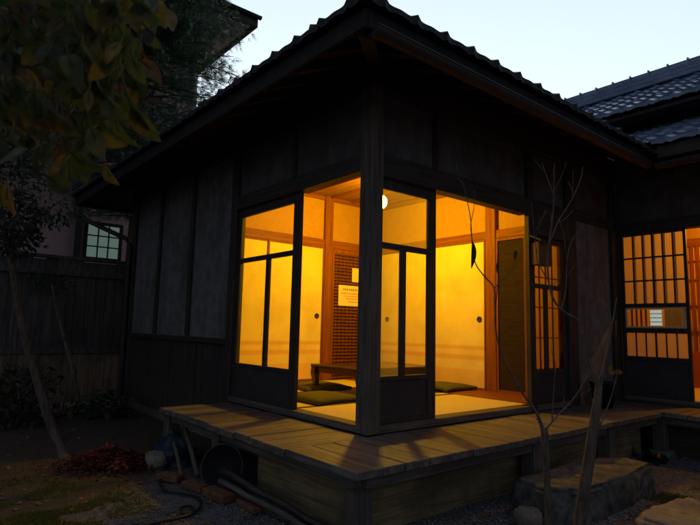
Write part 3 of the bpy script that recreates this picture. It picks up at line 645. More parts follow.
def stroke_row(mb, y0, y1, z, h, step):
    """a row of small brush marks too small to read"""
    y = y0
    while y < y1:
        wd = step * rr.uniform(.55, .85); x = -2.9205
        mb.box(x, x + .0006, y, y + wd, z + h * rr.uniform(.05, .25), z + h * .38); mb.box(x, x + .0006, y, y + wd * .9, z + h * .6, z + h * .8)
        c = y + wd * rr.uniform(.3, .7); mb.box(x + .0001, x + .0007, c, c + step * .16, z, z + h); y += step
stroke_row(m, 2.13, 2.44, 1.665, .028, .034); m.build('heading', INKB, n1_)
m = MB(); stroke_row(m, 2.10, 2.40, 1.615, .02, .026); stroke_row(m, 2.14, 2.42, 1.58, .016, .024); stroke_row(m, 2.18, 2.42, 1.545, .016, .024); stroke_row(m, 2.22, 2.42, 1.505, .016, .024)
m.build('text_lines', INKR, n1_)
sheet(-2.924, 2.285, 2.46, 1.79, 1.985, PAP, 'notice_card', 'small blank cream card pinned above the larger notice', 'notice')

# ------------------------------------------------------------------ outside: box, stones, clutter under the veranda
bxo = thing('wooden_box', (.03, 2.16, 1.77), 'small brown wooden box hung on the wall beside the far glass door', 'box')
B(.002, .09, 2.045, 2.275, 1.785, 2.0).build('body', wood('box_wood', (.10, .045, .02), (.17, .08, .035), 'z', .6, 30, .3), bxo, .005)
MB().add([(-.0, 2.025, 2.06), (.0, 2.295, 2.06), (.12, 2.295, 2.0), (.12, 2.025, 2.0), (0, 2.025, 2.075), (0, 2.295, 2.075), (.12, 2.295, 2.015), (.12, 2.025, 2.015)], [(3, 2, 1, 0), (4, 5, 6, 7), (0, 1, 5, 4), (1, 2, 6, 5), (2, 3, 7, 6), (3, 0, 4, 7)]).build('lid', TIM['y'], bxo)

def rock(name, poly, z0, z1, mat, label, cat, seed, rough=.02, sub=3, taper=.04):
    bm = bmesh.new(); n = len(poly); c = sum((Vector((x, y, 0)) for x, y in poly), Vector()) / n
    vb = [bm.verts.new((x + (x - c.x) * taper, y + (y - c.y) * taper, z0)) for x, y in poly]; vt = [bm.verts.new((x, y, z1)) for x, y in poly]
    bm.faces.new(vt); bm.faces.new(vb[::-1])
    for i in range(n): bm.faces.new((vb[i], vb[(i + 1) % n], vt[(i + 1) % n], vt[i]))
    bmesh.ops.bevel(bm, geom=[e for e in bm.edges], offset=.022, segments=2, affect='EDGES', clamp_overlap=True)
    bmesh.ops.triangulate(bm, faces=bm.faces[:])
    for _ in range(sub):
        es = [e for e in bm.edges if e.calc_length() > .045]
        if not es: break
        bmesh.ops.subdivide_edges(bm, edges=es, cuts=1); bmesh.ops.triangulate(bm, faces=bm.faces[:])
    bm.normal_update()
    for v in bm.verts:
        p = v.co * 4.5 + Vector((seed, seed * 2, 0)); d = mnoise.noise(p) + .5 * mnoise.noise(p * 2.7) + .25 * mnoise.noise(p * 6)
        v.co += v.normal * d * rough
    me = bpy.data.meshes.new(name); bm.to_mesh(me); bm.free(); me.materials.append(mat)
    for p in me.polygons: p.use_smooth = True
    o = bpy.data.objects.new(name, me); COL.objects.link(o); return tag(o, label, cat)
rock('stepping_stone', [(.69, .68), (.70, 1.25), (.72, 1.80), (.90, 1.88), (1.06, 1.93), (1.10, 1.40), (1.11, .84), (.98, .60), (.82, .62)], -.05, .2, STONE, 'big rough stone block used as a step below the veranda', 'step stone', 3, .021, 5)
rock('flat_stone', [(1.30, 1.05), (1.24, 1.36), (1.36, 1.76), (1.62, 1.72), (1.72, 1.35), (1.58, 1.05)], -.04, .05, STONE2, 'flat tan stone set in the gravel right of the step block', 'stone', 9, .022, 4)
rock('flat_stone', [(1.75, 1.9), (1.70, 2.2), (1.9, 2.4), (2.15, 2.2), (2.05, 1.9)], -.04, .04, STONE2, 'small flat stone at the right edge of the gravel', 'stone', 14, .02, 3)
rock('small_rock', [(.86, .42), (.82, .52), (.90, .60), (.99, .55), (.97, .44)], -.02, .10, STONE2, 'small pale rock in front of the left end of the step block', 'stone', 22, .015, 3)

# long timber pole leaning along the veranda
def pole(a, b, r, mat, label):
    a, b = Vector(a), Vector(b); pts = [a + (b - a) * (i / 6) + Vector((0, 0, .006 * math.sin(i * 2.1))) for i in range(7)]
    return tag(MB().tube(pts, [r * (1 - .03 * i) for i in range(7)], 10).build('timber_pole', mat, None, smooth=True), label, 'pole', 'poles lying under the veranda edge')
pole((-.78, -.66, .13), (.33, -.57, .03), .024, TIM['x'], 'longest dark pole sloping down along the foot of the veranda skirt')
pole((-.70, -.72, .09), (.36, -.64, .024), .02, GREYW['x'], 'thinner grey pole lying just in front of the longest dark pole')
pole((-2.0, -.45, .30), (-1.05, -.72, .05), .022, BARK, 'brown pole leaning from the wall towards the metal basin')
pole((-2.0, -.56, .24), (-1.15, -.80, .04), .018, BARK, 'slim brown pole in front of the leaning one, left of the metal basin')
# metal basin on its side under the veranda edge
ba = Vector((.75, -.95, .32)).normalized(); BC = Vector((-.78, -.655, .155))
e = thing('metal_basin', (-.78, -.655, 0), 'dark round metal basin tipped on its side below the left veranda', 'basin')
MB().lathe([(.0, -.07), (.095, -.07), (.107, -.062), (.148, .03), (.156, .034), (.154, .039), (.145, .034), (.103, -.058), (0, -.062)], BC, ba, 32).build('bowl', ENAMEL, e, smooth=True)
u_ = ba.orthogonal().normalized(); v_ = ba.cross(u_)
MB().tube([BC + ba * .036 + (u_ * math.cos(t) + v_ * math.sin(t)) * .155 for t in [2 * math.pi * k / 40 for k in range(41)]], .0045, 6).build('rim', surf('worn_steel', (.03, .03, .03), (.06, .06, .06), (9, 9, 9), .4, 0), e)
# brick pieces
def brick(x, y, rz, l, wd, h, label, z=0):
    c, s = math.cos(rz), math.sin(rz); mb = MB()
    pts = [(-l / 2, -wd / 2), (l / 2, -wd / 2), (l / 2, wd / 2), (-l / 2, wd / 2)]
    mb.prism([(x + a * c - b * s, y + a * s + b * c) for a, b in pts], z, z + h)
    return tag(mb.build('brick', BRICK, None, .006), label, 'brick', 'bricks and tile pieces under the veranda')
brick(-.90, -.80, .25, .21, .10, .05, 'leftmost orange brick lying below the metal basin'); brick(-.62, -.77, .1, .26, .10, .055, 'dull orange brick between the basin and the skirt board')
brick(-.33, -.70, -.05, .24, .07, .035, 'flat orange tile piece on the gravel in front of the poles'); brick(-1.22, -.86, .5, .2, .1, .05, 'brown orange brick near the blue sheeting')
# crumpled blue sheeting
def crumple(name, c, sx, sy, sz, mat, label, cat, seed, lobes=1.0):
    mb = MB(); n, k = 28, 14
    for j in range(k + 1):
        for i in range(n):
            th = 2 * math.pi * i / n; ph = math.pi / 2 * j / k; d = Vector((math.cos(th) * math.cos(ph), math.sin(th) * math.cos(ph), math.sin(ph)))
            q = d * 2.2 + Vector((seed, 0, 0)); r = 1 + lobes * (.28 * mnoise.noise(q) + .16 * abs(mnoise.noise(q * 2.6)) - .1)
            mb.v.append(Vector((c[0] + d.x * sx * r, c[1] + d.y * sy * r, max(c[2], c[2] + d.z * sz * r))))
    for j in range(k):
        for i in range(n): mb.f.append([j * n + i, j * n + (i + 1) % n, (j + 1) * n + (i + 1) % n, (j + 1) * n + i])
    return tag(mb.build(name, mat, None, smooth=True), label, cat)
crumple('plastic_sheeting', (-1.78, -.62, 0), .26, .17, .22, BLUEP, 'crumpled dark blue plastic sheeting by the left end of the veranda', 'plastic sheet', 5)
crumple('plastic_bag', (.28, 3.0, 0), .2, .14, .2, BLACK, 'black crumpled plastic bag in the corner beneath the right veranda', 'bag', 11)
rock('small_rock', [(-1.74, -.87), (-1.80, -.78), (-1.70, -.70), (-1.60, -.74), (-1.62, -.86)], -.02, .11, STONE2, 'pale rounded rock in front of the blue sheeting', 'stone', 31, .02, 3)
for i, (x, y, rz, lb) in enumerate(((.60, 3.02, .4, 'left'), (.72, 2.98, .15, 'right'))):
    s_ = MB(); c, sn = math.cos(rz), math.sin(rz); O_ = Vector((x, y - .02, 0))
    def P_(a, b, z): return O_ + Vector((a * c - b * sn, a * sn + b * c, z))
    secs = [(-.12, .032, .05), (-.09, .042, .085), (-.03, .04, .07), (.03, .047, .05), (.09, .048, .042), (.13, .03, .03)]
    for a, wd, hh in secs:
        for t in range(8):
            q = math.pi * t / 7; s_.v.append(P_(math.cos(q) * wd, a, .012 + math.sin(q) * hh))
    for k in range(len(secs) - 1):
        for t in range(7): s_.f.append([k * 8 + t, k * 8 + t + 1, k * 8 + 9 + t, k * 8 + 8 + t])
    s_.f += [list(range(8)), [len(secs) * 8 - 8 + t for t in range(8)][::-1]]
    s_.prism([(P_(math.cos(2 * math.pi * t / 14) * .05, math.sin(2 * math.pi * t / 14) * .14, 0).x, P_(math.cos(2 * math.pi * t / 14) * .05, math.sin(2 * math.pi * t / 14) * .14, 0).y) for t in range(14)], .0, .014)
    tag(s_.build('garden_shoe', ENAMEL, None, smooth=True), 'dark glossy garden shoe, ' + lb + ' one of the pair below the veranda corner', 'shoe', 'pair of garden shoes')
# black bucket at the foot of the grey plaster wall
e = thing('black_bucket', (.18, 3.02, VZ), 'black plastic bucket standing on the veranda by the grey plaster wall', 'bucket')
MB().lathe([(0, .004), (.085, .004), (.09, .0), (.12, .235), (.13, .24), (.13, .25), (.114, .25), (.085, .02), (0, .02)], (.18, 3.02, VZ), n=28).build('pail', BLACK, e, smooth=True)
MB().tube([(.18, 3.02 + .125 * math.cos(t), VZ + .24 - .1 * math.sin(t) + .0) for t in [math.pi * k / 16 for k in range(17)]], .004, 6).build('handle', surf('pale_wire', (.5, .5, .5), (.6, .6, .6), (9, 9, 9), .3, 0), e)

# black hose or cable on the gravel
pts = [(196, 447), (185, 455), (170, 462), (163, 472), (160, 482), (165, 490), (180, 493), (195, 496), (201, 503), (196, 511), (184, 514), (181, 508), (190, 506), (194, 512), (180, 518), (160, 522), (140, 527), (120, 536)]
gp = [on(px, py, 2, .012) for px, py in pts]
def smoothpath(ps, n=6):
    out = []
    for i in range(len(ps) - 1):
        p0, p1, p2, p3 = ps[max(i - 1, 0)], ps[i], ps[i + 1], ps[min(i + 2, len(ps) - 1)]
        for k in range(n):
            t = k / n; out.append(.5 * ((2 * p1) + (p2 - p0) * t + (2 * p0 - 5 * p1 + 4 * p2 - p3) * t * t + (3 * p1 - p0 - 3 * p2 + p3) * t ** 3))
    return out + [ps[-1]]
tag(MB().tube(smoothpath(gp), .009, 8).build('garden_hose', BLACK, None, smooth=True), 'black garden hose looping over the gravel in front of the veranda', 'hose')

# ------------------------------------------------------------------ plants
def leaf_faces(mb, p, d, nrm, l, wd, fold=.25, k=5, curl=.0):
    """one blade with a midrib fold, k sections"""
    d = d.normalized(); s = d.cross(nrm).normalized(); nn = s.cross(d)
    o = len(mb.v)
    for i in range(k + 1):
        t = i / k; w_ = wd * .5 * math.sin(math.pi * min(1, t * .96 + .02)) ** .8 * (1.15 - .35 * t)
        c = p + d * l * t - nn * curl * l * t * t
        mb.v += [c - s * w_ + nn * fold * w_, c, c + s * w_ + nn * fold * w_]
    for i in range(k):
        a = o + i * 3; mb.f += [[a, a + 1, a + 4, a + 3], [a + 1, a + 2, a + 5, a + 4]]
def rv(r=random): return Vector((r.gauss(0, 1), r.gauss(0, 1), r.gauss(0, 1))).normalized()

# young bare trees in front of the step stone
def twigs(paths, depth, base, kf=1):
    """paths: lists of (px, py, radius, depth offset)"""
    mb = MB()
    for pth in paths:
        ps = [at(x, y, depth + dd) for x, y, r, dd in pth]; rs = [r * (kf if r < .0125 else 1) for x, y, r, dd in pth]
        sp = smoothpath(ps, 5); n = len(sp); rr_ = []
        for i in range(n):
            f = i / 5; a = min(int(f), len(rs) - 2); rr_.append(rs[a] + (rs[a + 1] - rs[a]) * (f - a))
        mb.tube(sp, rr_, 9)
        for i in range(3, n - 2, 4):                          # buds and nodes
            if rr_[i] < .012: mb.tube([sp[i], sp[i] + rv() * rr_[i] * 2.2], [rr_[i] * .9, rr_[i] * .3], 5)
            if kf < 1 and rr_[i] < .006 and random.random() < .45:
                t = (sp[i + 1] - sp[i]).normalized(); sd_ = (t + rv() * .9 + Vector((0, 0, .4))).normalized(); L_ = random.uniform(.03, .12)
                mb.tube([sp[i], sp[i] + sd_ * L_ * .5 + t * .01, sp[i] + sd_ * L_ + Vector((0, 0, .015))], [min(rr_[i], .0022), .0014, .0007], 5)
    return mb
DA = 2.94
tA = thing('young_tree', on(576, 548, 2, 0), 'thicker bare young tree with forked top standing before the step stone', 'tree', 'bare young trees by the veranda')
b0 = on(576, 548, 2, -.03)
trunkA = [(576, 550, .037, 0), (580, 522, .033, 0), (586, 480, .031, 0), (592, 440, .029, .01), (597, 405, .024, .02), (599, 386, .018, .02)]
twigs([trunkA], DA, b0).build('trunk', BARK, tA, smooth=True)
brA = [[(598.5, 395, .016, .02), (600.5, 382, .0128, .03), (604, 365, .0120, .04), (609, 343, .0085, .06), (613, 320, .006, .08), (617, 297, .003, .1)],
       [(609, 343, .007, .06), (611, 322, .005, .03), (609, 300, .0025, .0)], [(612, 325, .005, .07), (606, 312, .0035, .1), (603, 303, .002, .12)],
       [(599, 389, .0150, .02), (595, 376, .0135, .01), (590, 366, .012, .0), (585, 345, .010, -.03), (579, 322, .009, -.05), (563, 311, .008, -.08), (553, 298, .0075, -.1), (548, 275, .007, -.12), (549, 245, .0065, -.13), (553, 215, .006, -.15), (554, 190, .0045, -.15), (554.5, 163, .0022, -.16)],
       [(554, 195, .004, -.15), (548, 180, .003, -.14), (542, 163, .002, -.12)], [(554, 190, .004, -.15), (560, 180, .003, -.18), (566, 163, .002, -.2)],
       [(550, 243, .005, -.13), (558, 222, .0045, -.1), (568, 206, .004, -.07), (575, 193, .0035, -.05), (581, 178, .003, -.03), (583, 167, .002, 0)],
       [(572, 200, .003, -.06), (573, 186, .0025, -.08), (573, 170, .0018, -.1)], [(557, 223, .003, -.1), (565, 219, .0025, -.06), (573, 210, .0018, -.02)],
       [(548, 280, .0045, -.12), (538, 262, .004, -.1), (535, 240, .003, -.08), (531, 202, .0018, -.06)], [(535, 240, .003, -.08), (540, 225, .0025, -.1), (545, 210, .0016, -.12)],
       [(561, 310, .0045, -.08), (566, 290, .004, -.05), (567, 262, .0035, -.02), (571, 243, .003, 0), (579, 230, .002, .03)], [(567, 262, .003, -.02), (565, 245, .0022, -.05), (564, 228, .0015, -.06)],
       [(592, 440, .009, .01), (603, 418, .006, .05), (612, 395, .004, .08), (617, 372, .002, .1)]]
twigs(brA, DA, b0, .66).build('branch', BARKL, tA, smooth=True)
lf = MB(); c0 = at(612, 371, DA + .09)
leaf_faces(lf, c0, UP * .9 - RT * .5, -FW, .045, .03); leaf_faces(lf, c0 - RT * .02, RT * .8 - UP * .4, -FW, .04, .026)
lf.build('green_leaf', PERS['green'], tA)
lf = MB(); leaf_faces(lf, c0 + RT * .01, RT - UP * .2, -FW, .05, .03); lf.build('orange_leaf', PERS['orange'], tA)
DB = 2.97
tB = thing('young_tree', on(549, 545, 2, 0), 'slimmer bare sapling with one hanging dry leaf left of the thicker tree', 'tree', 'bare young trees by the veranda')
twigs([[(552, 552, .02, 0), (549, 520, .0195, 0), (547, 480, .0185, 0), (545.5, 450, .0185, 0), (544.5, 430, .02, 0)]], DB, None).build('trunk', BARK, tB, smooth=True)
brB = [[(544, 432, .014, 0), (535, 410, .009, -.03), (523, 394, .008, -.05), (511, 373, .007, -.08), (502, 355, .0065, -.1), (496, 331, .006, -.12), (495, 305, .0055, -.14), (493.5, 287, .005, -.15), (484, 276, .005, -.17), (475, 262, .0045, -.18), (472, 240, .004, -.2), (470.5, 218, .0035, -.2), (466.5, 198, .003, -.22), (463, 184, .003, -.22), (457, 178, .0035, -.22)],
       [(471, 222, .003, -.2), (474, 207, .0025, -.18), (474.5, 190, .0015, -.17)], [(495, 310, .004, -.14), (498, 280, .003, -.1), (497, 262, .0025, -.08), (500, 235, .0015, -.06)], [(494, 288, .004, -.15), (513, 268, .003, -.1), (516, 250, .002, -.08)],
       [(545, 430, .01, 0), (556, 417, .007, .03), (571, 402, .006, .06), (584, 383, .004, .08), (592, 366, .003, .1), (600, 345, .002, .12)],
       [(552, 420, .005, .02), (553.5, 395, .0035, 0), (555, 362, .002, -.02), (550, 361, .0015, -.02)], [(522, 393, .004, -.05), (519, 375, .003, -.08), (526, 350, .0018, -.1)]]
twigs(brB, DB, None, .66).build('branch', BARKL, tB, smooth=True)
q0 = at(472, 241, DB - .2)
for pa, d_, n_, l_, w_, fo, k_, cu in ((q0, -UP + RT * .02, -FW * .8 + RT * .4, .14, .034, .9, 8, .08), (q0 + RT * .004, -UP + RT * .12, RT - FW * .3, .12, .022, 1.2, 8, -.1), (at(497, 262, DB - .08), -UP, -FW, .06, .014, .9, 6, 0), (at(516, 250, DB - .08), -UP - RT * .2, -FW, .05, .018, .9, 6, 0)):
    if fo == 1.2: continue
    lf = MB(); leaf_faces(lf, pa, d_, n_, l_, w_, fo, k_, cu); lf.build('dry_leaf', DRYLEAF, tB, smooth=True)

# foliage helper for crowns
def crown(mb, centres, count, ls, rnd, droop=.3, flat=.6, k=2, ratio=.5):
    for c, r, wgt in centres:
        for _ in range(int(count * wgt)):
            d = rv(rnd); rr2 = r * (rnd.random() ** .45); p = Vector(c) + Vector((d.x, d.y, d.z * flat)) * rr2
            gap = mnoise.noise(p * 2.1)
            if gap < -.12: continue
            dd = (d + rv(rnd) * .8 + Vector((0, 0, -droop))).normalized(); l = ls * rnd.uniform(.6, 1.4)
            leaf_faces(mb, p, dd, rv(rnd), l, l * ratio, .2, k)
def spray(mb, p, d, l, rnd):
    """flat feathery conifer spray: a rib with needles on both sides"""
    d = d.normalized(); s = d.cross(rv(rnd)).normalized(); n = 5
    for i in range(n):
        t = i / n; q = p + d * l * t - Vector((0, 0, 1)) * .12 * l * t * t
        for sg in (-1, 1):
            e = (d * .75 + s * sg).normalized(); ll = l * .42 * (1.05 - t) * rnd.uniform(.8, 1.2); w_ = ll * .22; up = s.cross(d) * .0
            nn = e.cross(d.cross(s)).normalized()
            o = len(mb.v); mb.v += [q - nn * w_ * .6, q + nn * w_ * .6, q + e * ll]; mb.f.append([o, o + 1, o + 2])
# tall conifer beyond the fence, between it and the pink house
rnd = random.Random(21)
CT = thing('conifer_tree', (-6.85, .55, 0), 'dark feathery conifer behind the fence in front of the pink house', 'tree')
MB().tube([(-6.9, .55, -.1), (-6.85, .55, 2), (-6.8, .55, 4), (-6.8, .55, 6), (-6.8, .55, 9.2)], [.13, .11, .085, .05, .015], 10).build('trunk', BARK, CT, smooth=True)
mb = MB(); br = MB()
for i in range(560):
    z = rnd.uniform(3.0, 9.2) if i < 440 else rnd.uniform(5.4, 7.4); a = rnd.uniform(0, 2 * math.pi); ln = (1.75 - .10 * abs(z - 6) ** 1.2) * rnd.uniform(.65, 1.1)
    d = Vector((math.cos(a), math.sin(a), rnd.uniform(-.05, .35))).normalized(); p0 = Vector((-6.8, .55, z)); 
    pp = [p0 + d * ln * t + Vector((0, 0, -.18 * ln * t * t)) for t in (0, .35, .7, 1)]
    br.tube(pp, [.02, .014, .009, .004], 5)
    for q in range(52):
        t = rnd.uniform(.25, 1); pt = p0 + d * ln * t + Vector((0, 0, -.18 * ln * t * t)) + rv(rnd) * .11
        spray(mb, pt, d * .8 + rv(rnd) * .75 + Vector((0, 0, -.15)), rnd.uniform(.09, .19), rnd)
br.build('branches', BARK, CT); mb.build('crown', CONIF, CT)
C2 = CT.copy(); COL.objects.link(C2); C2.scale = (.85, .85, 1.25); C2.location = (-6.6, -2.0, -.05); C2.rotation_euler = (0, 0, 2.1)
for ch in list(CT.children): cpart(ch, C2)
C2['label'] = 'second feathery conifer further left, mostly hidden by the overhanging leaves'
for o_ in (CT, C2): o_['group'] = 'conifers behind the fence'

# leaning garden tree on the left
GT = thing('leaning_tree', (-2.52, -1.32, 0), 'slim leaning garden tree with sparse dark leaves left of the red leaf pile', 'tree')
tp = [on(66, 462, 2, -.03), at(57, 440, 5.45), at(46, 410, 5.5), at(34, 370, 5.5), at(24, 335, 5.45), at(17, 300, 5.4), at(10, 255, 5.3), at(-6, 190, 5.2), at(-20, 120, 5.1)]
MB().tube(smoothpath(tp, 4), [.052 - .0009 * i for i in range(33)], 10).build('trunk', BARK, GT, smooth=True)
mb = MB(); br = MB(); cs = []
for (px, py, dd, r) in ((15, 215, 5.3, .32), (55, 205, 5.4, .3), (85, 185, 5.5, .22), (-10, 170, 5.2, .45), (30, 150, 5.4, .35), (-20, 100, 5.2, .5), (20, 240, 5.3, .22)):
    c = at(px, py, dd); cs.append((c, r, r * 3)); br.tube(smoothpath([tp[6], (tp[6] + c) / 2 + Vector((0, 0, .1)), c], 4), [.014 - .0012 * i for i in range(9)], 6)
crown(mb, cs, 620, .055, rnd, .2, .75)
br.build('branches', BARK, GT); mb.build('crown', BROAD, GT)
# second dark stem in front of the fence
DT = thing('thin_tree', (-4.55, -.75, 0), 'thin dark stem leaning against the lower fence boards', 'tree')
MB().tube(smoothpath([on(80, 415, 2, -.02), at(73, 372, 7.0), at(66, 345, 7.1), at(58, 315, 7.15), at(52, 285, 7.1)], 4), [.035 - .0012 * i for i in range(17)], 8).build('trunk', BARK, DT, smooth=True)
mb = MB(); crown(mb, [(at(52, 285, 7.1), .28, 1), (at(30, 275, 7.0), .2, .6)], 160, .05, rnd); mb.build('crown', BROAD, DT)
# evergreen shrub at the foot of the fence
for (px, py, dd, s_, nm, lb) in ((62, 405, 6.7, .42, 'shrub', 'low leafy shrub with one yellow leaf at the foot of the fence'), (18, 400, 6.2, .5, 'shrub', 'darker broad shrub at the left edge below the fence'), (108, 415, 6.6, .26, 'shrub', 'small low shrub next to the house corner post')):
    c = at(px, py, dd); S_ = thing(nm, (c.x, c.y, 0), lb, 'shrub', 'shrubs along the fence'); st = MB()
    for k in range(9):
        e = Vector((c.x + rnd.uniform(-.8, .8) * s_, c.y + rnd.uniform(-.8, .8) * s_, c.z + rnd.uniform(-.2, .8) * s_)); st.tube([(c.x, c.y, -.02), ((c.x + e.x) / 2, (c.y + e.y) / 2, e.z * .6), e], [.012, .009, .004], 6)
    st.build('stems', BARK, S_); mb = MB(); crown(mb, [((c.x, c.y, c.z + .05), s_, 1), ((c.x + .1, c.y - .1, c.z - .12), s_ * .8, .7)], 420, .085, rnd, .35, .8, 3, .45); mb.build('crown', BROAD, S_)
    if px == 62:
        mb = MB(); q = at(70, 408, dd - .5); leaf_faces(mb, q, -UP + RT * .05, -FW, .16, .075, .3, 5); leaf_faces(mb, q - RT * .08 - UP * .12, -UP - RT * .6, -FW, .1, .05, .3, 5); mb.build('yellow_leaf', PERS['yellow'], S_)

# big persimmon leaves hanging close to the camera, top left
PL = thing('overhanging_branch', at(-40, 20, 1.25), 'out of focus branch of large green and orange leaves hanging in at the top left', 'branch')
rnd2 = random.Random(5)
stems = [[(-90, -40, 1.3), (-20, 0, 1.25), (40, 22, 1.2), (85, 50, 1.15), (120, 85, 1.12)], [(-90, 60, 1.35), (-30, 100, 1.3), (30, 130, 1.22), (80, 155, 1.18)], [(-20, -60, 1.35), (50, -30, 1.3), (110, -5, 1.25), (150, 30, 1.22)], [(-90, 0, 1.2), (-40, 30, 1.15), (10, 60, 1.12), (30, 90, 1.1)]]
mb = MB()
for s_ in stems: sp = smoothpath([at(*q) for q in s_], 4); mb.tube(sp, [.006 - .0003 * i for i in range(len(sp))], 7)
mb.build('twig', BARK, PL, smooth=True)
LV = [(38, 25, 40, -80, 'green'), (70, 20, 55, -70, 'yellow'), (62, 40, 60, -95, 'green'), (88, 28, 75, -70, 'yellow'), (100, 50, 80, -60, 'orange'), (110, 70, 70, -75, 'orange'), (95, 75, 60, -100, 'yellow'), (125, 90, 65, -80, 'orange'), (112, 112, 55, -75, 'green'), (132, 105, 62, -65, 'yellow'), (120, 45, 55, -50, 'orange'), (15, 60, 55, -95, 'orange'), (22, 30, 50, -100, 'green'), (5, 90, 45, -80, 'green'), (45, 145, 45, -70, 'green'), (28, 150, 50, -160, 'green'), (70, 152, 48, -50, 'green'), (85, 158, 45, -75, 'green'), (60, 155, 55, -95, 'green'), (40, 150, 42, -120, 'green'), (105, 165, 35, -60, 'yellow'), (10, 10, 60, -60, 'orange'), (55, -10, 60, -80, 'green'), (85, 0, 55, -60, 'yellow'), (110, 5, 60, -85, 'green'), (135, 20, 50, -55, 'green'), (20, 110, 40, -60, 'green'), (0, 130, 45, -100, 'orange'), (78, 80, 55, -120, 'green'), (45, 60, 45, -60, 'orange'), (140, 60, 40, -40, 'orange')]
LV = [(x, y, l * .72, a, 'green' if c == 'orange' and k % 2 else c) for k, (x, y, l, a, c) in enumerate(LV)]
while len(LV) < 340:
    x = -20 + 180 * rnd2.random(); yv = -20 + 205 * rnd2.random()
    if x > 118 and yv > 70 or x + yv > 232 or mnoise.noise(Vector((x * .022, yv * .022, 3))) < -.12: continue
    LV.append((x, yv, rnd2.uniform(18, 38), rnd2.uniform(-150, -20), rnd2.choice(['green'] * 7 + ['yellow'] * 2 + ['orange'])))
rest = {}
for i, (x, y, l, ang, col) in enumerate(LV):
    dd = rnd2.uniform(.95, 1.5); a = R(ang); d = RT * math.cos(a) + UP * math.sin(a) - FW * rnd2.uniform(-.6, .7)
    nrm = (-FW + rv(rnd2) * .8).normalized(); lm = l / F * dd
    mb = MB() if i < 95 else rest.setdefault(col, MB()); pa = at(x, y, dd); wv = rnd2.uniform(.5, .68)
    leaf_faces(mb, pa, d, nrm, lm, lm * wv, rnd2.uniform(.1, .6), 8, rnd2.uniform(-.2, .6)); mb.tube([pa - d.normalized() * lm * .25 + Vector((0, 0, .012)), pa, pa + d.normalized() * lm * .5], [.0013, .0016, .0008], 5)
    if i < 95: mb.build('leaf', PERS[col], PL, smooth=True)
for col, mb in rest.items(): tag(mb.build('further_leaves', PERS[col], PL, smooth=True), kind='stuff')

# ------------------------------------------------------------------ fence, pink house
FX = -5.4
FN = thing('board_fence', (FX, -2.0, 0), 'tall weathered board fence between the garden and the pink house', 'fence')
y = -6.2; mb = MB(); ml = MB(); i = 0
while y < .2:
    wd = rnd.uniform(.13, .19); j = rnd.uniform(-.006, .006); mb.box(FX + j, FX + .02 + j, y, y + wd - .004, .80, 2.0 + rnd.uniform(-.015, .01)); ml.box(FX + j + .004, FX + .022 + j, y, y + wd - .004, .05 + rnd.uniform(0, .03), .72); y += wd
mb.build('upper_boards', FENCEM, FN); ml.build('lower_boards', FENCEL, FN)
B(FX - .04, FX + .06, -6.2, .2, 2.005, 2.05).build('cap_rail', FENCEM, FN, .005); B(FX + .022, FX + .06, -6.2, .2, 1.78, 1.86).build('rail', FENCEM, FN, .004); B(FX - .02, FX + .05, -6.2, .2, .722, .80).build('rail', FENCEM, FN, .004)
for y in (-6, -4.2, -2.4, -.75): B(FX - .09, FX - .008, y - .045, y + .045, -.1, 2.0).build('fence_post', TIM['z'], FN, .004)
NH = thing('pink_house', (-11.5, -3, 0), 'neighbouring two storey house with pink lap siding and one lit window', 'house')
hx = -8.5
B(-14.5, hx, -9, 2.25, -.1, 8.0).build('wall', SIDING, NH)
MB().box(-15.3, -7.60, -9.8, 3.15, 7.97, 8.0).build('soffit', SOFFIT, NH)
MB().box(-15.35, -7.55, 3.10, 3.2, 7.90, 8.16).box(-7.65, -7.55, -9.85, 3.10, 7.90, 8.16).build('fascia', TIM['x'], NH, .01)
gutter([(-7.50, -9.8, 8.13), (-7.50, 3.24, 8.13)], .06, 'gutter', NH, Vector((-1, 0, 0)))
MB().add([(-15.4, -9.9, 8.165), (-7.5, -9.9, 8.165), (-7.5, 3.25, 8.165), (-15.4, 3.25, 8.165), (-11.4, -5, 9.6), (-11.4, -1.6, 9.6)], [(0, 1, 4), (1, 2, 5, 4), (2, 3, 5), (3, 0, 4, 5), (3, 2, 1, 0)]).build('roof', TILE, NH)
MB().tube([(hx + .05, 2.17, .1), (hx + .05, 2.17, 7.5), (hx + .3, 2.3, 7.95)], .045, 10).build('downpipe', WHITEP, NH)
B(hx - .05, hx + .004, 2.13, 2.252, 0, 7.96).build('corner_trim', TIM['z'], NH)
wf = MB(); wy0, wy1, wz0, wz1 = .20, .79, 2.42, 3.06
wf.box(hx, hx + .05, wy0 - .06, wy0, wz0 - .06, wz1 + .06).box(hx, hx + .05, wy1, wy1 + .06, wz0 - .06, wz1 + .06).box(hx, hx + .049, wy0, wy1, wz1, wz1 + .06).box(hx, hx + .049, wy0, wy1, wz0 - .06, wz0)
for k in (1, 2): yy = wy0 + (wy1 - wy0) * k / 3; wf.box(hx + .012, hx + .035, yy - .012, yy + .012, wz0, wz1)
for k in (1, 2): zz = wz0 + (wz1 - wz0) * k / 3; wf.box(hx + .012, hx + .034, wy0, wy1, zz - .012, zz + .012)
wn = wf.build('window', BLACK, NH); B(hx + .002, hx + .01, wy0, wy1, wz0, wz1).build('lit_pane', emis('greenish_window_light', (.30, .44, .38), .27), wn)
B(hx, hx + .06, -.02, .08, 2.4, 3.5).build('shutter', TIM['z'], wn)

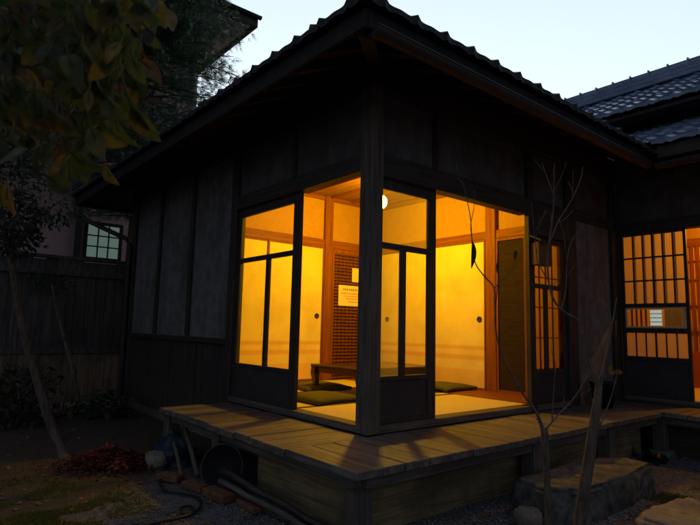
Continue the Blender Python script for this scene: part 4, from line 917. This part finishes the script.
# ------------------------------------------------------------------ ground cover, leaf pile, pebbles
def scatter_leaves(name, mat, n, f, label, cat, kind=None, ls=.05):
    mb = MB()
    for _ in range(n):
        p = f(); d = Vector((rnd.gauss(0, 1), rnd.gauss(0, 1), rnd.gauss(0, .3))); leaf_faces(mb, p, d, Vector((rnd.gauss(0, .4), rnd.gauss(0, .4), 1)), ls * rnd.uniform(.6, 1.3), ls * .6, rnd.uniform(-.3, .6), 3, rnd.uniform(-.3, .3))
    o = mb.build(name, mat, None); tag(o, label, cat, None, kind); return o
pc = on(108, 466, 2, 0)
def pile():
    a = rnd.uniform(0, 2 * math.pi); r = abs(rnd.gauss(0, .45)); q = Vector((pc.x, pc.y, 0)) + RT.xy.normalized().to_3d() * math.cos(a) * r * .44 + FW.xy.normalized().to_3d() * math.sin(a) * r * .33
    q.z = max(.008, .14 * max(0, 1 - r ** 1.5) * (.8 + .5 * mnoise.noise(q * 5)) * rnd.random() ** .35 + .02 * rnd.random()); return q
scatter_leaves('leaf_pile', RED, 5000, pile, 'heap of dark red fallen leaves on the ground beside the leaning tree', 'leaf pile', None, .032)
def floorpt():
    while True:
        q = on(rnd.uniform(-60, 720), rnd.uniform(405, 540) , 2, .006)
        if q.x > -6 and not (-5.2 < q.x < .66 and q.y > -.5 and q.x + 0 < .66) : break
    q.z = gz(q.x, q.y) + .006; return q
scatter_leaves('fallen_leaves', LITTER, 420, floorpt, 'scattered brown leaves on the ground', 'leaves', 'stuff', .045)
# moss and short grass, bottom left and by the flat stones
mb = MB(); n = 0
while n < 26000:
    if n < 23500: q = on(rnd.gauss(35, 60), rnd.gauss(513, 19), 2, 0)
    else: q = on(rnd.gauss(675, 22), rnd.gauss(494, 6), 2, 0)
    n += 1
    if mnoise.noise(Vector((q.x * 3.1, q.y * 3.1, 2))) < -.08: continue
    q.z = gz(q.x, q.y) - .002; l = rnd.uniform(.008, .03); d = Vector((rnd.gauss(0, .5), rnd.gauss(0, .5), 1)).normalized(); s_ = rv(rnd).cross(d).normalized() * rnd.uniform(.003, .007)
    o = len(mb.v); mb.v += [q - s_, q + s_, q + d * l]; mb.f.append([o, o + 1, o + 2])
tag(mb.build('moss', MOSSM), 'yellowish moss and short grass on the ground', 'moss', None, 'stuff')
# loose gravel
mb = MB(); base = [Vector(v).normalized() for v in ((1, 0, 0), (-1, 0, 0), (0, 1, 0), (0, -1, 0), (0, 0, 1), (0, 0, -1))]; fc = [(0, 2, 4), (2, 1, 4), (1, 3, 4), (3, 0, 4), (2, 0, 5), (1, 2, 5), (3, 1, 5), (0, 3, 5)]
n = 0
while n < 9000:
    n += 1
    q = on(rnd.uniform(100, 760), 440 + 120 * rnd.random() ** .8, 2, 0)
    if (q.x < .44 and q.y > -.46) or q.x + .62 * q.y < -1.6 + rnd.uniform(-.3, .3): continue
    r = rnd.uniform(.004, .012) * (1.5 if rnd.random() < .06 else 1); M_ = Matrix.Rotation(rnd.uniform(0, 6), 3, rv(rnd)); o = len(mb.v)
    for v in base:
        t = M_ @ v * r * rnd.uniform(.75, 1.25); t.z *= .7; mb.v.append(Vector((q.x, q.y, gz(q.x, q.y) + r * .35)) + t)
    mb.f += [[a + o for a in f] for f in fc]
tag(mb.build('gravel', PEB, None, smooth=True), 'loose grey gravel in front of the veranda', 'gravel', None, 'stuff')
